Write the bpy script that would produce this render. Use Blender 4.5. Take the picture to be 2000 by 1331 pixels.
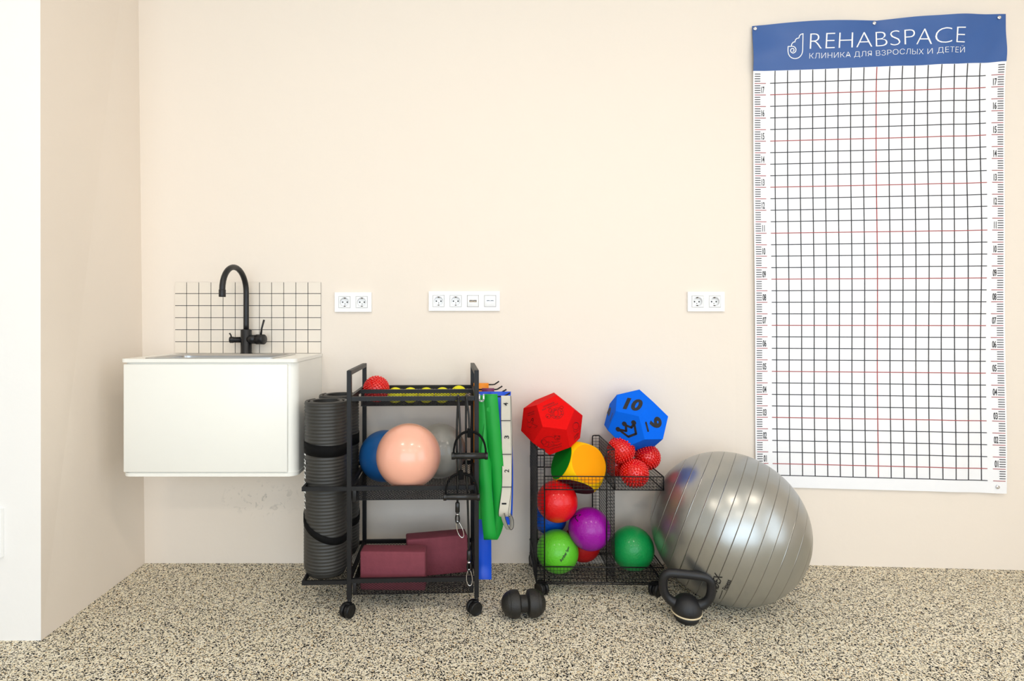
import bpy, bmesh, math, random
from math import sin, cos, pi, radians as R, sqrt
from mathutils import Vector as V, Matrix as M

sc = bpy.context.scene
for o in list(bpy.data.objects):
    bpy.data.objects.remove(o)
COL = sc.collection

# ------------------------------------------------------------------ camera
FPX, CX, CY, HC, DC = 1057.5, 915.0, 630.0, 1.002, 2.25
cam_d = bpy.data.cameras.new('camera')
cam_d.sensor_width = 36
cam_d.lens = FPX / 2000 * 36
cam_d.shift_x = (1000 - CX) / 2000
cam_d.shift_y = -(665.5 - CY) / 2000
cam = bpy.data.objects.new('camera', cam_d)
cam.location = (0, -DC, HC)
cam.rotation_euler = (pi / 2, 0, 0)
COL.objects.link(cam)
sc.camera = cam

# ------------------------------------------------------------------ world, light, exposure
w = bpy.data.worlds.new('sky')
sc.world = w
w.use_nodes = True
bg = w.node_tree.nodes['Background']
bg.inputs['Color'].default_value = (0.72, 0.86, 1.0, 1)
bg.inputs['Strength'].default_value = 1.5
sc.view_settings.view_transform = 'Standard'
sc.view_settings.look = 'None'
sc.view_settings.gamma = 1
sc.view_settings.use_curve_mapping = False
sc.view_settings.exposure = -1.19


def area(name, loc, rot, sx, sy, power, col):
    d = bpy.data.lights.new(name, 'AREA')
    d.shape = 'RECTANGLE'
    d.size, d.size_y = sx, sy
    d.energy = power
    d.color = col
    o = bpy.data.objects.new(name, d)
    o.location = loc
    o.rotation_euler = rot
    COL.objects.link(o)
    return o


# daylight through the big window behind the camera
area('window_daylight', (0.1, -5.12, 1.31), (pi / 2, 0, 0), 4.4, 2.4, 225, (0.74, 0.87, 1.0))
# fill from an added, unseen window on the right, lifts the low left side
area('side_window_fill', (3.24, -3.3, 1.25), (0, pi / 2, 0), 2.2, 2.4, 75, (0.84, 0.92, 1.0))
CEIL_POWER = 21
CEIL_COL = (1.0, 0.885, 0.755)
CEIL_SPOTS = [(-1.0, -2.0), (0.55, -2.0), (2.1, -2.0), (-1.0, -3.9), (0.55, -3.9), (2.1, -3.9)]


# ------------------------------------------------------------------ helpers
def s2l(c):
    c /= 255
    return c / 12.92 if c <= 0.04045 else ((c + 0.055) / 1.055) ** 2.4


def rgb(r, g, b):
    return (s2l(r), s2l(g), s2l(b), 1)


def mat(name, col, rough=0.5, metal=0.0, noise=0.0, nscale=20, bump=0.0, bscale=60, spec=0.5, emit=None, coat=0.0):
    m = bpy.data.materials.new(name)
    m.use_nodes = True
    nt = m.node_tree
    b = nt.nodes['Principled BSDF']
    b.inputs['Base Color'].default_value = col
    b.inputs['Roughness'].default_value = rough
    b.inputs['Metallic'].default_value = metal
    b.inputs['Specular IOR Level'].default_value = spec
    b.inputs['Coat Weight'].default_value = coat
    b.inputs['Coat Roughness'].default_value = 0.14
    tc = nt.nodes.new('ShaderNodeTexCoord')
    if noise:
        n = nt.nodes.new('ShaderNodeTexNoise')
        n.inputs['Scale'].default_value = nscale
        n.inputs['Detail'].default_value = 5
        nt.links.new(tc.outputs['Object'], n.inputs['Vector'])
        mx = nt.nodes.new('ShaderNodeMix')
        mx.data_type = 'RGBA'
        mx.inputs[6].default_value = tuple(c * (1 - noise) for c in col[:3]) + (1,)
        mx.inputs[7].default_value = tuple(min(1, c * (1 + noise)) for c in col[:3]) + (1,)
        nt.links.new(n.outputs['Fac'], mx.inputs[0])
        nt.links.new(mx.outputs[2], b.inputs['Base Color'])
    if bump:
        n2 = nt.nodes.new('ShaderNodeTexNoise')
        n2.inputs['Scale'].default_value = bscale
        n2.inputs['Detail'].default_value = 3
        nt.links.new(tc.outputs['Object'], n2.inputs['Vector'])
        bp = nt.nodes.new('ShaderNodeBump')
        bp.inputs['Strength'].default_value = bump
        bp.inputs['Distance'].default_value = 0.004
        nt.links.new(n2.outputs['Fac'], bp.inputs['Height'])
        nt.links.new(bp.outputs['Normal'], b.inputs['Normal'])
    if emit:
        b.inputs['Emission Color'].default_value = emit[0]
        b.inputs['Emission Strength'].default_value = emit[1]
    return m


def at(px, py, Z):
    """point seen at photo pixel (px, py) at distance Z in front of the camera"""
    return V(((px - CX) / FPX * Z, Z - DC, HC - (py - CY) / FPX * Z))


class MB:
    """collects shapes into ONE mesh"""
    def __init__(self):
        self.v, self.f, self.m, self.s = [], [], [], []

    def add(self, vs, fs, mi=0, smooth=False):
        b = len(self.v)
        self.v += [V(p) for p in vs]
        for f in fs:
            self.f.append([b + i for i in f])
            self.m.append(mi)
            self.s.append(smooth)

    def box(self, lo, hi, mi=0):
        x0, y0, z0 = lo
        x1, y1, z1 = hi
        self.add([(x0, y0, z0), (x1, y0, z0), (x1, y1, z0), (x0, y1, z0), (x0, y0, z1), (x1, y0, z1), (x1, y1, z1), (x0, y1, z1)],
                 [(3, 2, 1, 0), (4, 5, 6, 7), (0, 1, 5, 4), (1, 2, 6, 5), (2, 3, 7, 6), (3, 0, 4, 7)], mi)

    def rbox(self, lo, hi, r, mi=0, seg=2):
        bm = bmesh.new()
        bmesh.ops.create_cube(bm, size=1)
        lo, hi = V(lo), V(hi)
        for v in bm.verts:
            v.co = V(((lo[i] + hi[i]) / 2 + v.co[i] * (hi[i] - lo[i])) for i in range(3))
        bmesh.ops.bevel(bm, geom=list(bm.edges), offset=r, segments=seg, profile=0.5, affect='EDGES')
        self.from_bm(bm, mi, seg > 1)

    def from_bm(self, bm, mi=0, smooth=False, mtx=None):
        bm.verts.index_update()
        vs = [(mtx @ v.co if mtx else v.co.copy()) for v in bm.verts]
        self.add(vs, [[v.index for v in f.verts] for f in bm.faces], mi, smooth)
        bm.free()

    def bar(self, p0, p1, w=0.001, h=None, mi=0, up=None):
        p0, p1 = V(p0), V(p1)
        h = h or w
        d = (p1 - p0)
        if d.length < 1e-7:
            return
        d.normalize()
        up = V(up) if up else (V((0, 0, 1)) if abs(d.z) < 0.9 else V((0, 1, 0)))
        a = d.cross(up).normalized() * w / 2
        b = a.cross(d).normalized() * h / 2
        vs = [p + s * a + t * b for p in (p0, p1) for s, t in ((-1, -1), (1, -1), (1, 1), (-1, 1))]
        self.add(vs, [(0, 1, 2, 3), (7, 6, 5, 4), (0, 4, 5, 1), (1, 5, 6, 2), (2, 6, 7, 3), (3, 7, 4, 0)], mi)

    def tube(self, pts, r, seg=8, closed=False, mi=0, caps=True):
        pts = [V(p) for p in pts]
        n = len(pts)
        rs = r if isinstance(r, (list, tuple)) else [r] * n
        tang = []
        for i in range(n):
            if closed:
                t = pts[(i + 1) % n] - pts[i - 1]
            else:
                t = pts[min(i + 1, n - 1)] - pts[max(i - 1, 0)]
            tang.append(t.normalized())
        t0 = tang[0]
        nrm = t0.orthogonal().normalized()
        vs, fs = [], []
        for i in range(n):
            t = tang[i]
            nrm = (nrm - t * nrm.dot(t)).normalized()
            b = t.cross(nrm)
            for k in range(seg):
                a = 2 * pi * k / seg
                vs.append(pts[i] + (nrm * cos(a) + b * sin(a)) * rs[i])
        rings = n if closed else n - 1
        for i in range(rings):
            j = (i + 1) % n
            off = 0
            if closed and j == 0:   # match the twist on the closing ring
                best = min(range(seg), key=lambda o: sum((vs[i * seg + k] - vs[(k + o) % seg]).length for k in range(seg)))
                off = best
            for k in range(seg):
                fs.append((i * seg + k, i * seg + (k + 1) % seg, j * seg + (k + 1 + off) % seg, j * seg + (k + off) % seg))
        if caps and not closed:
            fs.append(tuple(reversed(range(seg))))
            fs.append(tuple(range((n - 1) * seg, n * seg)))
        self.add(vs, fs, mi, True)

    def lathe(self, prof, seg=32, mtx=None, mi=0, smooth=True):
        """prof: (radius, height) pairs"""
        vs, fs = [], []
        mtx = mtx or M.Identity(4)
        n = len(prof)
        for r_, z in prof:
            for k in range(seg):
                a = 2 * pi * k / seg
                vs.append(mtx @ V((r_ * cos(a), r_ * sin(a), z)))
        for i in range(n - 1):
            for k in range(seg):
                fs.append((i * seg + k, i * seg + (k + 1) % seg, (i + 1) * seg + (k + 1) % seg, (i + 1) * seg + k))
        if prof[0][0] > 1e-6:
            fs.append(tuple(reversed(range(seg))))
        if prof[-1][0] > 1e-6:
            fs.append(tuple(range((n - 1) * seg, n * seg)))
        self.add(vs, fs, mi, smooth)

    def sphere(self, c, r, u=32, v=16, mi=0, sq=None, mtx=None):
        pr = [(max(1e-7, r * sin(pi * i / v)), -r * cos(pi * i / v)) for i in range(v + 1)]
        m_ = M.Translation(V(c)) @ (mtx or M.Identity(4))
        self.lathe(pr, u, m_, mi)

    def disc(self, c, n, r, seg=12, mi=0):
        n = V(n).normalized()
        a = n.orthogonal().normalized()
        b = n.cross(a)
        self.add([V(c) + (a * cos(2 * pi * k / seg) + b * sin(2 * pi * k / seg)) * r for k in range(seg)], [tuple(range(seg))], mi)

    def stroke(self, pts, n, wd, mi=0, closed=False, joints=True):
        """flat printed line lying on a surface with normal n"""
        pts = [V(p) for p in pts]
        n = V(n).normalized()
        pr = list(zip(pts, pts[1:] + ([pts[0]] if closed else [])))
        for a, b in pr:
            d = b - a
            if d.length < 1e-7:
                continue
            s = n.cross(d).normalized() * wd / 2
            self.add([a - s, b - s, b + s, a + s], [(0, 1, 2, 3)], mi)
        if joints:
            for p in pts:
                self.disc(p, n, wd / 2, 8, mi)

    def ribbon(self, pts, wv, th, mi=0, edge=0.0, emi=1):
        """strap: centre points, half-width vectors, thickness; edge: fraction of width in material emi"""
        pts = [V(p) for p in pts]
        wv = [V(x) for x in wv]
        n = len(pts)
        cols = [-1, -1 + edge, 1 - edge, 1] if edge else [-1, 1]
        K = len(cols)
        vs, ms, fs = [], [], []
        for i in range(n):
            t = (pts[min(i + 1, n - 1)] - pts[max(i - 1, 0)]).normalized()
            nn = t.cross(wv[i]).normalized() * th / 2
            for sgn in (1, -1):
                for c in cols:
                    vs.append(pts[i] + wv[i] * c + nn * sgn)
        st = 2 * K
        for i in range(n - 1):
            for k in range(K - 1):
                mm = emi if edge and k != 1 else mi
                fs.append(((i * st + k, i * st + k + 1, (i + 1) * st + k + 1, (i + 1) * st + k), mm))
                fs.append(((i * st + K + k, (i + 1) * st + K + k, (i + 1) * st + K + k + 1, i * st + K + k + 1), mm))
            mm = emi if edge else mi
            fs.append(((i * st, (i + 1) * st, (i + 1) * st + K, i * st + K), mm))
            fs.append(((i * st + K - 1, i * st + 2 * K - 1, (i + 1) * st + 2 * K - 1, (i + 1) * st + K - 1), mm))
        b = len(self.v)
        self.v += vs
        for f, mm in fs:
            self.f.append([b + q for q in f])
            self.m.append(mm)
            self.s.append(True)
        for e in (0, n - 1):
            self.f.append([b + e * st + k for k in range(K)] + [b + e * st + K + k for k in reversed(range(K))])
            self.m.append(mi)
            self.s.append(False)

    def grid(self, fn, nu, nv, mi=0, smooth=True):
        vs = [fn(i / nu, j / nv) for j in range(nv + 1) for i in range(nu + 1)]
        fs = [(j * (nu + 1) + i, j * (nu + 1) + i + 1, (j + 1) * (nu + 1) + i + 1, (j + 1) * (nu + 1) + i) for j in range(nv) for i in range(nu)]
        self.add(vs, fs, mi, smooth)

    def diamond(self, o, ux, uy, w, h, pw=0.012, ph=0.0075, t=0.0010, mi=0):
        """expanded-metal panel: diamond lattice of thin strands over a w x h rectangle"""
        o, ux, uy = V(o), V(ux).normalized(), V(uy).normalized()
        for sg in (1, -1):
            kmin, kmax = (0, w / pw + h / ph) if sg > 0 else (-h / ph, w / pw)
            k = math.ceil(kmin)
            while k <= kmax:
                # x/pw + sg*y/ph = k
                pts = []
                for y in (0, h):
                    x = pw * (k - sg * y / ph)
                    if -1e-9 <= x <= w + 1e-9:
                        pts.append((x, y))
                for x in (0, w):
                    y = ph * (k - x / pw) * sg
                    if -1e-9 <= y <= h + 1e-9:
                        pts.append((x, y))
                if len(pts) >= 2:
                    a = min(pts)
                    b = max(pts)
                    if (a[0] - b[0]) ** 2 + (a[1] - b[1]) ** 2 > 1e-8:
                        self.bar(o + ux * a[0] + uy * a[1], o + ux * b[0] + uy * b[1], t, t, mi)
                k += 1

    def wiregrid(self, o, ux, uy, w, h, p=0.0135, t=0.0013, mi=0, border=0.0):
        o, ux, uy = V(o), V(ux).normalized(), V(uy).normalized()
        nx, ny = max(1, round(w / p)), max(1, round(h / p))
        for i in range(nx + 1):
            if border and i in (0, nx):
                continue
            self.bar(o + ux * w * i / nx, o + ux * w * i / nx + uy * h, t, t, mi)
        for j in range(ny + 1):
            if border and j in (0, ny):
                continue
            self.bar(o + uy * h * j / ny, o + uy * h * j / ny + ux * w, t, t, mi)
        if border:
            c = [o, o + ux * w, o + ux * w + uy * h, o + uy * h]
            for a, b in zip(c, c[1:] + c[:1]):
                self.tube([a, b], border, 6, mi=mi)

    def build(self, name, mats, parent=None, auto=None):
        me = bpy.data.meshes.new(name)
        me.from_pydata([tuple(p) for p in self.v], [], self.f)
        for m_ in (mats if isinstance(mats, (list, tuple)) else [mats]):
            me.materials.append(m_)
        for p, mi, s in zip(me.polygons, self.m, self.s):
            p.material_index = mi
            p.use_smooth = s
        me.validate()
        o = bpy.data.objects.new(name, me)
        COL.objects.link(o)
        if parent:
            o.parent = parent
        return o


def tag(o, label, cat, group=None, kind=None):
    o['label'] = label
    o['category'] = cat
    if group:
        o['group'] = group
    if kind:
        o['kind'] = kind
    return o


def thing(name, loc, label, cat, group=None, rz=0.0):
    o = bpy.data.objects.new(name, None)
    o.empty_display_size = 0.05
    COL.objects.link(o)
    o.location = loc
    o.rotation_euler = (0, 0, rz)
    return tag(o, label, cat, group)


def struct(mb, name, mats, parent=None):
    o = mb.build(name, mats, parent)
    o['kind'] = 'structure'
    return o


def copy_tree(o, parent=None):
    c = o.copy()
    COL.objects.link(c)
    if parent:
        c.parent = parent
    for ch in [x for x in bpy.data.objects if x.parent == o]:
        copy_tree(ch, c)
    return c


_tc = {}


def glyphs(s, bold=0.0, spacing=1.0, shear=0.0):
    """text outline as 2D verts (0..1 box) and faces; also aspect w/h"""
    key = (s, bold, spacing, shear)
    if key in _tc:
        return _tc[key]
    cu = bpy.data.curves.new('lettering', 'FONT')
    cu.body = s
    cu.offset = bold
    cu.space_character = spacing
    cu.shear = shear
    cu.resolution_u = 4
    o = bpy.data.objects.new('lettering', cu)
    COL.objects.link(o)
    dg = bpy.context.evaluated_depsgraph_get()
    me = bpy.data.meshes.new_from_object(o.evaluated_get(dg))
    vs = [(v.co.x, v.co.y) for v in me.vertices]
    fs = [tuple(p.vertices) for p in me.polygons]
    bpy.data.objects.remove(o)
    bpy.data.curves.remove(cu)
    bpy.data.meshes.remove(me)
    x0, x1 = min(p[0] for p in vs), max(p[0] for p in vs)
    y0, y1 = min(p[1] for p in vs), max(p[1] for p in vs)
    vs = [((x - x0) / (x1 - x0), (y - y0) / (y1 - y0)) for x, y in vs]
    _tc[key] = (vs, fs, (x1 - x0) / (y1 - y0))
    return _tc[key]


def put_text(mb, s, fn, mi=0, **kw):
    vs, fs, asp = glyphs(s, **kw)
    mb.add([fn(x, y) for x, y in vs], fs, mi)


# ------------------------------------------------------------------ materials
def wall_paint(name, col):
    m = bpy.data.materials.new(name)
    m.use_nodes = True
    nt = m.node_tree
    b = nt.nodes['Principled BSDF']
    b.inputs['Roughness'].default_value = 0.72
    b.inputs['Specular IOR Level'].default_value = 0.25
    tc = nt.nodes.new('ShaderNodeTexCoord')
    n = nt.nodes.new('ShaderNodeTexNoise')
    n.inputs['Scale'].default_value = 1.6
    n.inputs['Detail'].default_value = 6
    mx = nt.nodes.new('ShaderNodeMix')
    mx.data_type = 'RGBA'
    mx.inputs[6].default_value = tuple(c * 0.975 for c in col[:3]) + (1,)
    mx.inputs[7].default_value = col
    nt.links.new(tc.outputs['Object'], n.inputs['Vector'])
    nt.links.new(n.outputs['Fac'], mx.inputs[0])
    # small scuffs
    v = nt.nodes.new('ShaderNodeTexNoise')
    v.inputs['Scale'].default_value = 26
    v.inputs['Detail'].default_value = 8
    v.inputs['Roughness'].default_value = 0.75
    nt.links.new(tc.outputs['Object'], v.inputs['Vector'])
    rp = nt.nodes.new('ShaderNodeValToRGB')
    rp.color_ramp.elements[0].position = 0.755
    rp.color_ramp.elements[0].color = (0, 0, 0, 1)
    rp.color_ramp.elements[1].position = 0.80
    rp.color_ramp.elements[1].color = (0.5, 0.5, 0.5, 1)
    nt.links.new(v.outputs['Fac'], rp.inputs['Fac'])
    m2 = nt.nodes.new('ShaderNodeMix')
    m2.data_type = 'RGBA'
    m2.inputs[7].default_value = rgb(150, 135, 120)
    nt.links.new(rp.outputs['Color'], m2.inputs[0])
    nt.links.new(mx.outputs[2], m2.inputs[6])
    nt.links.new(m2.outputs[2], b.inputs['Base Color'])
    n2 = nt.nodes.new('ShaderNodeTexNoise')
    n2.inputs['Scale'].default_value = 9
    n2.inputs['Detail'].default_value = 6
    nt.links.new(tc.outputs['Object'], n2.inputs['Vector'])
    bp = nt.nodes.new('ShaderNodeBump')
    bp.inputs['Strength'].default_value = 0.25
    bp.inputs['Distance'].default_value = 0.01
    nt.links.new(n2.outputs['Fac'], bp.inputs['Height'])
    nt.links.new(bp.outputs['Normal'], b.inputs['Normal'])
    return m


CREAM = wall_paint('cream_wall_paint', rgb(243, 231, 217))
WHITEP = wall_paint('white_wall_paint', rgb(247, 244, 240))
CEILP = mat('ceiling_paint', rgb(245, 243, 240), 0.8, noise=0.02)


def floor_material():
    m = bpy.data.materials.new('speckled_rubber_floor')
    m.use_nodes = True
    nt = m.node_tree
    b = nt.nodes['Principled BSDF']
    b.inputs['Roughness'].default_value = 0.8
    b.inputs['Specular IOR Level'].default_value = 0.2
    tc = nt.nodes.new('ShaderNodeTexCoord')
    dn = nt.nodes.new('ShaderNodeTexNoise')
    dn.inputs['Scale'].default_value = 150
    dn.inputs['Detail'].default_value = 2
    nt.links.new(tc.outputs['Object'], dn.inputs['Vector'])
    ad = nt.nodes.new('ShaderNodeVectorMath')
    ad.operation = 'MULTIPLY_ADD'
    ad.inputs[1].default_value = (0.006, 0.006, 0.006)
    nt.links.new(dn.outputs['Color'], ad.inputs[0])
    nt.links.new(tc.outputs['Object'], ad.inputs[2])
    vo = nt.nodes.new('ShaderNodeTexVoronoi')
    vo.inputs['Scale'].default_value = 320
    nt.links.new(ad.outputs[0], vo.inputs['Vector'])
    sep = nt.nodes.new('ShaderNodeSeparateColor')
    nt.links.new(vo.outputs['Color'], sep.inputs[0])
    rp = nt.nodes.new('ShaderNodeValToRGB')
    cr = rp.color_ramp
    cr.interpolation = 'CONSTANT'
    cols = [(0.0, rgb(28, 28, 31)), (0.29, rgb(128, 122, 110)), (0.345, rgb(222, 210, 182)), (0.57, rgb(240, 229, 204)),
            (0.80, rgb(246, 239, 222)), (0.97, rgb(205, 170, 115))]
    cr.elements[0].color = cols[0][1]
    cr.elements[1].position = cols[1][0]
    cr.elements[1].color = cols[1][1]
    for p, c in cols[2:]:
        e = cr.elements.new(p)
        e.color = c
    nt.links.new(sep.outputs[0], rp.inputs['Fac'])
    nt.links.new(rp.outputs['Color'], b.inputs['Base Color'])
    bp = nt.nodes.new('ShaderNodeBump')
    bp.inputs['Strength'].default_value = 0.35
    bp.inputs['Distance'].default_value = 0.002
    nt.links.new(vo.outputs['Distance'], bp.inputs['Height'])
    nt.links.new(bp.outputs['Normal'], b.inputs['Normal'])
    return m


FLOOR = floor_material()
BLACKMETAL = mat('black_powder_coat', rgb(20, 20, 22), 0.45, 0.0, noise=0.08, nscale=90, bump=0.05, bscale=500, spec=0.35)
BLACKWIRE = mat('black_wire', rgb(16, 16, 18), 0.42, spec=0.35)
BLACKPLASTIC = mat('black_plastic', rgb(17, 17, 18), 0.42, noise=0.05, spec=0.35)
TAPBLACK = mat('matt_black_tap', rgb(26, 26, 28), 0.36, 0.2, noise=0.05, nscale=40)
VANITY = mat('white_lacquer', rgb(244, 242, 234), 0.35, noise=0.01)
STEEL = mat('brushed_steel', rgb(200, 200, 200), 0.28, 1.0, noise=0.05, nscale=30)
CHROME = mat('chrome', rgb(225, 225, 228), 0.12, 1.0, noise=0.02)
SOCKET = mat('white_socket_plastic', rgb(250, 250, 248), 0.3, noise=0.01)
SOCKETIN = mat('white_socket_insert', rgb(240, 240, 240), 0.3, noise=0.01)
HOLE = mat('dark_hole', rgb(14, 13, 12), 0.6, noise=0.05)
BRASS = mat('brass_contact', rgb(120, 95, 60), 0.35, 1.0, noise=0.1)
INK = mat('black_ink', rgb(22, 22, 26), 0.6, noise=0.05)

# ------------------------------------------------------------------ the room
XL = -1.345          # left return wall
YC = -0.5465         # face of the column in front of it
XB = 1.11            # where the back wall bends
ANG = math.tan(R(3.2))
CEIL = 2.9
YR, XFL, XFR = -5.2, -3.6, 3.3

mb = MB()
mb.box((XFL - .1, YR - .1, -.1), (XFR + .1, .25, 0))
struct(mb, 'floor', FLOOR)
mb = MB()
mb.box((XFL - .1, YR - .1, CEIL), (XFR + .1, .25, CEIL + .1))
struct(mb, 'ceiling', CEILP)
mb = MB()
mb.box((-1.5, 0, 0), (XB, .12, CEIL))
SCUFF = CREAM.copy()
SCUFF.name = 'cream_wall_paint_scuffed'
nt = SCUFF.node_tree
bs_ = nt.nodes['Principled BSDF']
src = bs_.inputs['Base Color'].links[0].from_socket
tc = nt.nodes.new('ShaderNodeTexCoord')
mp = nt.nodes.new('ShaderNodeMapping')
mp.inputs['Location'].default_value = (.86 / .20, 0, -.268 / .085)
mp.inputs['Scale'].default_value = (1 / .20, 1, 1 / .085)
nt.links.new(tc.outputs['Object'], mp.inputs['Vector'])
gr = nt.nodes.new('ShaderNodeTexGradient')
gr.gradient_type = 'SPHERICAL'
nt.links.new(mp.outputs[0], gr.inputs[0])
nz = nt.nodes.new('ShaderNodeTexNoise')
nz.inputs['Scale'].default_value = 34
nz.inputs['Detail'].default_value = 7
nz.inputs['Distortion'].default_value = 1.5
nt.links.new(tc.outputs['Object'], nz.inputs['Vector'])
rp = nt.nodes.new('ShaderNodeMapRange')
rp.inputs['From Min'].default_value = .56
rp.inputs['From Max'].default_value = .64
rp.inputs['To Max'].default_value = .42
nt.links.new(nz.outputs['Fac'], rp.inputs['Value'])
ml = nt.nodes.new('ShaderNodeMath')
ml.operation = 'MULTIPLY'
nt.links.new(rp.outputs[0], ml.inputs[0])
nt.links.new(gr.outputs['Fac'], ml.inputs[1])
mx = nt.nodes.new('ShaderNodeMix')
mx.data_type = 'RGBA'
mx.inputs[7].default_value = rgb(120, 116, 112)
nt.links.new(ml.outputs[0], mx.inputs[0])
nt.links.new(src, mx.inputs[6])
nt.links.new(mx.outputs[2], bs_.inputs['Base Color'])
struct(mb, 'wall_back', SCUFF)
mb = MB()
ye = -(XFR - XB) * ANG
vs = [(XB, 0), (XFR, ye), (XFR, ye + .15), (XB, .12)]
mb.add([(x, y, 0) for x, y in vs] + [(x, y, CEIL) for x, y in vs],
       [(3, 2, 1, 0), (4, 5, 6, 7), (0, 1, 5, 4), (1, 2, 6, 5), (2, 3, 7, 6), (3, 0, 4, 7)])
struct(mb, 'wall_back_right', CREAM)
mb = MB()
lean = 0.033
vs = [(XFL, YC, 0), (XL, YC, 0), (XL, 0.0, 0), (XFL, 0.0, 0), (XFL, YC, CEIL), (XL - .003, YC, CEIL), (XL - lean, 0.0, CEIL), (XFL, 0.0, CEIL)]
mb.add(vs, [(3, 2, 1, 0), (4, 5, 6, 7)])
mb.add(vs, [(0, 1, 5, 4)], 1)
mb.add(vs, [(1, 2, 6, 5), (2, 3, 7, 6), (3, 0, 4, 7)], 0)
struct(mb, 'wall_left', [CREAM, WHITEP])
mb = MB()
mb.box((XFL - .1, YR, 0), (XFL, YC, CEIL))
struct(mb, 'wall_far_left', WHITEP)
mb = MB()
mb.box((XFR, YR, 0), (XFR + .1, -4.55, CEIL))
mb.box((XFR, -2.05, 0), (XFR + .1, ye + .02, CEIL))
mb.box((XFR, -4.55, 0), (XFR + .1, -2.05, .1))
mb.box((XFR, -4.55, 2.4), (XFR + .1, -2.05, CEIL))
struct(mb, 'wall_right', CREAM)
# window wall behind the camera
WX0, WX1, WZ0, WZ1 = -2.2, 2.4, .08, 2.55
mb = MB()
mb.box((XFL, YR - .1, 0), (WX0, YR, CEIL))
mb.box((WX1, YR - .1, 0), (XFR, YR, CEIL))
mb.box((WX0, YR - .1, 0), (WX1, YR, WZ0))
mb.box((WX0, YR - .1, WZ1), (WX1, YR, CEIL))
struct(mb, 'wall_rear', WHITEP)
GLASS = mat('window_glass', (1, 1, 1, 1), 0.02)
GLASS.node_tree.nodes['Principled BSDF'].inputs['Transmission Weight'].default_value = 1.0


def window(name, loc, rz, hw, hh):
    win = bpy.data.objects.new(name, None)
    win.location = loc
    win.rotation_euler = (0, 0, rz)
    win['kind'] = 'structure'
    COL.objects.link(win)
    mb = MB()
    for x in (-hw + .03, -hw / 3, hw / 3, hw - .03):
        mb.box((x - .03, -.03, 0), (x + .03, .03, hh))
    for z in (.03, hh - .03):
        mb.box((-hw, -.03, z - .03), (hw, .03, z + .03))
    mb.build('window_frame', SOCKET, win)['kind'] = 'structure'
    mb = MB()
    mb.box((-hw, -.004, .03), (hw, .004, hh - .03))
    mb.build('window_pane', GLASS, win)['kind'] = 'structure'


window('window_1', ((WX0 + WX1) / 2, YR - .05, WZ0), 0, (WX1 - WX0) / 2, WZ1 - WZ0)
window('added_side_window', (XFR + .05, -3.3, .1), pi / 2, 1.25, 2.3)  # added out-of-view window, put in to go with the side fill

# ceiling lights (out of the frame, they light the room)
DIFF = mat('lamp_diffuser', (1, 1, 1, 1), 0.5, emit=((1.0, 0.95, 0.88, 1), 2.0))
for i, (x, y) in enumerate(CEIL_SPOTS):
    t = thing('ceiling_light', (x, y, CEIL - .03), 'square white ceiling panel light, %s of the %s row' % (('left', 'middle', 'right')[i % 3], ('front', 'rear')[i // 3]), 'ceiling light', 'ceiling panel lights')
    mb = MB()
    for a, b in (((-.16, -.16), (.16, -.14)), ((-.16, .14), (.16, .16)), ((-.16, -.14), (-.14, .14)), ((.14, -.14), (.16, .14))):
        mb.box((a[0], a[1], 0), (b[0], b[1], .03))
    mb.build('lamp_frame', SOCKET, t)
    mb = MB()
    mb.box((-.14, -.14, .005), (.14, .14, .012))
    mb.build('lamp_diffuser', DIFF, t)
    l = area('lamp_light', (0, 0, -.003), (0, 0, 0), .27, .27, CEIL_POWER, CEIL_COL)
    l.parent = t


def wall_pt(px, py, off):
    """pixel -> point on the angled wall, moved off it"""
    q = (px - CX) / FPX
    Z = (DC + XB * ANG) / (1 + ANG * q)
    p = at(px, py, Z)
    n = V((-ANG, -1, 0)).normalized()
    return p + n * off


# ------------------------------------------------------------------ measuring poster
WN = V((-ANG, -1, 0)).normalized()
TL, TR, BL, BR = [wall_pt(*c, 0.0) for c in ((1467, 53.5), (1957.5, 31.5), (1474, 950), (1960, 962.8))]
PO = BL.copy()


def S(u, v, off=0.0):
    p = TL * (1 - u) * (1 - v) + TR * u * (1 - v) + BL * (1 - u) * v + BR * u * v
    d = .005 + .022 * abs(sin(2 * pi * u)) * math.exp(-v / .03)
    rr = max(0.0, (u - .55) / .45)
    d += .0035 * rr * (1 + sin(2 * pi * (u * 5.2 + v * 1.2)))
    d += .004 * math.exp(-((v - .07) / .04) ** 2) * (1 + sin(9 * u + 26 * v + 14 * rr * (u + v)))
    d += .002 * (1 + sin(13 * v + 2 * u))
    lf = max(0.0, 1 - u / .05)
    d += .006 * lf * (0.5 + 0.5 * sin(pi * v))
    return p + WN * (d + off) - PO


poster = thing('measuring_poster', PO, 'tall white gridded posture poster with a blue header pinned to the wall at right', 'poster')
BLUE = mat('blue_print', rgb(52, 93, 158), 0.38, noise=0.05, nscale=6)
VINYL = mat('white_vinyl', rgb(250, 250, 252), 0.42, noise=0.01)
WHITEINK = mat('white_ink', rgb(253, 253, 253), 0.45, noise=0.005)
REDINK = mat('red_ink', rgb(170, 70, 70), 0.5, noise=0.03)
GRIDINK = mat('grid_ink', rgb(32, 32, 40), 0.5, noise=0.03)
HB = .099


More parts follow.
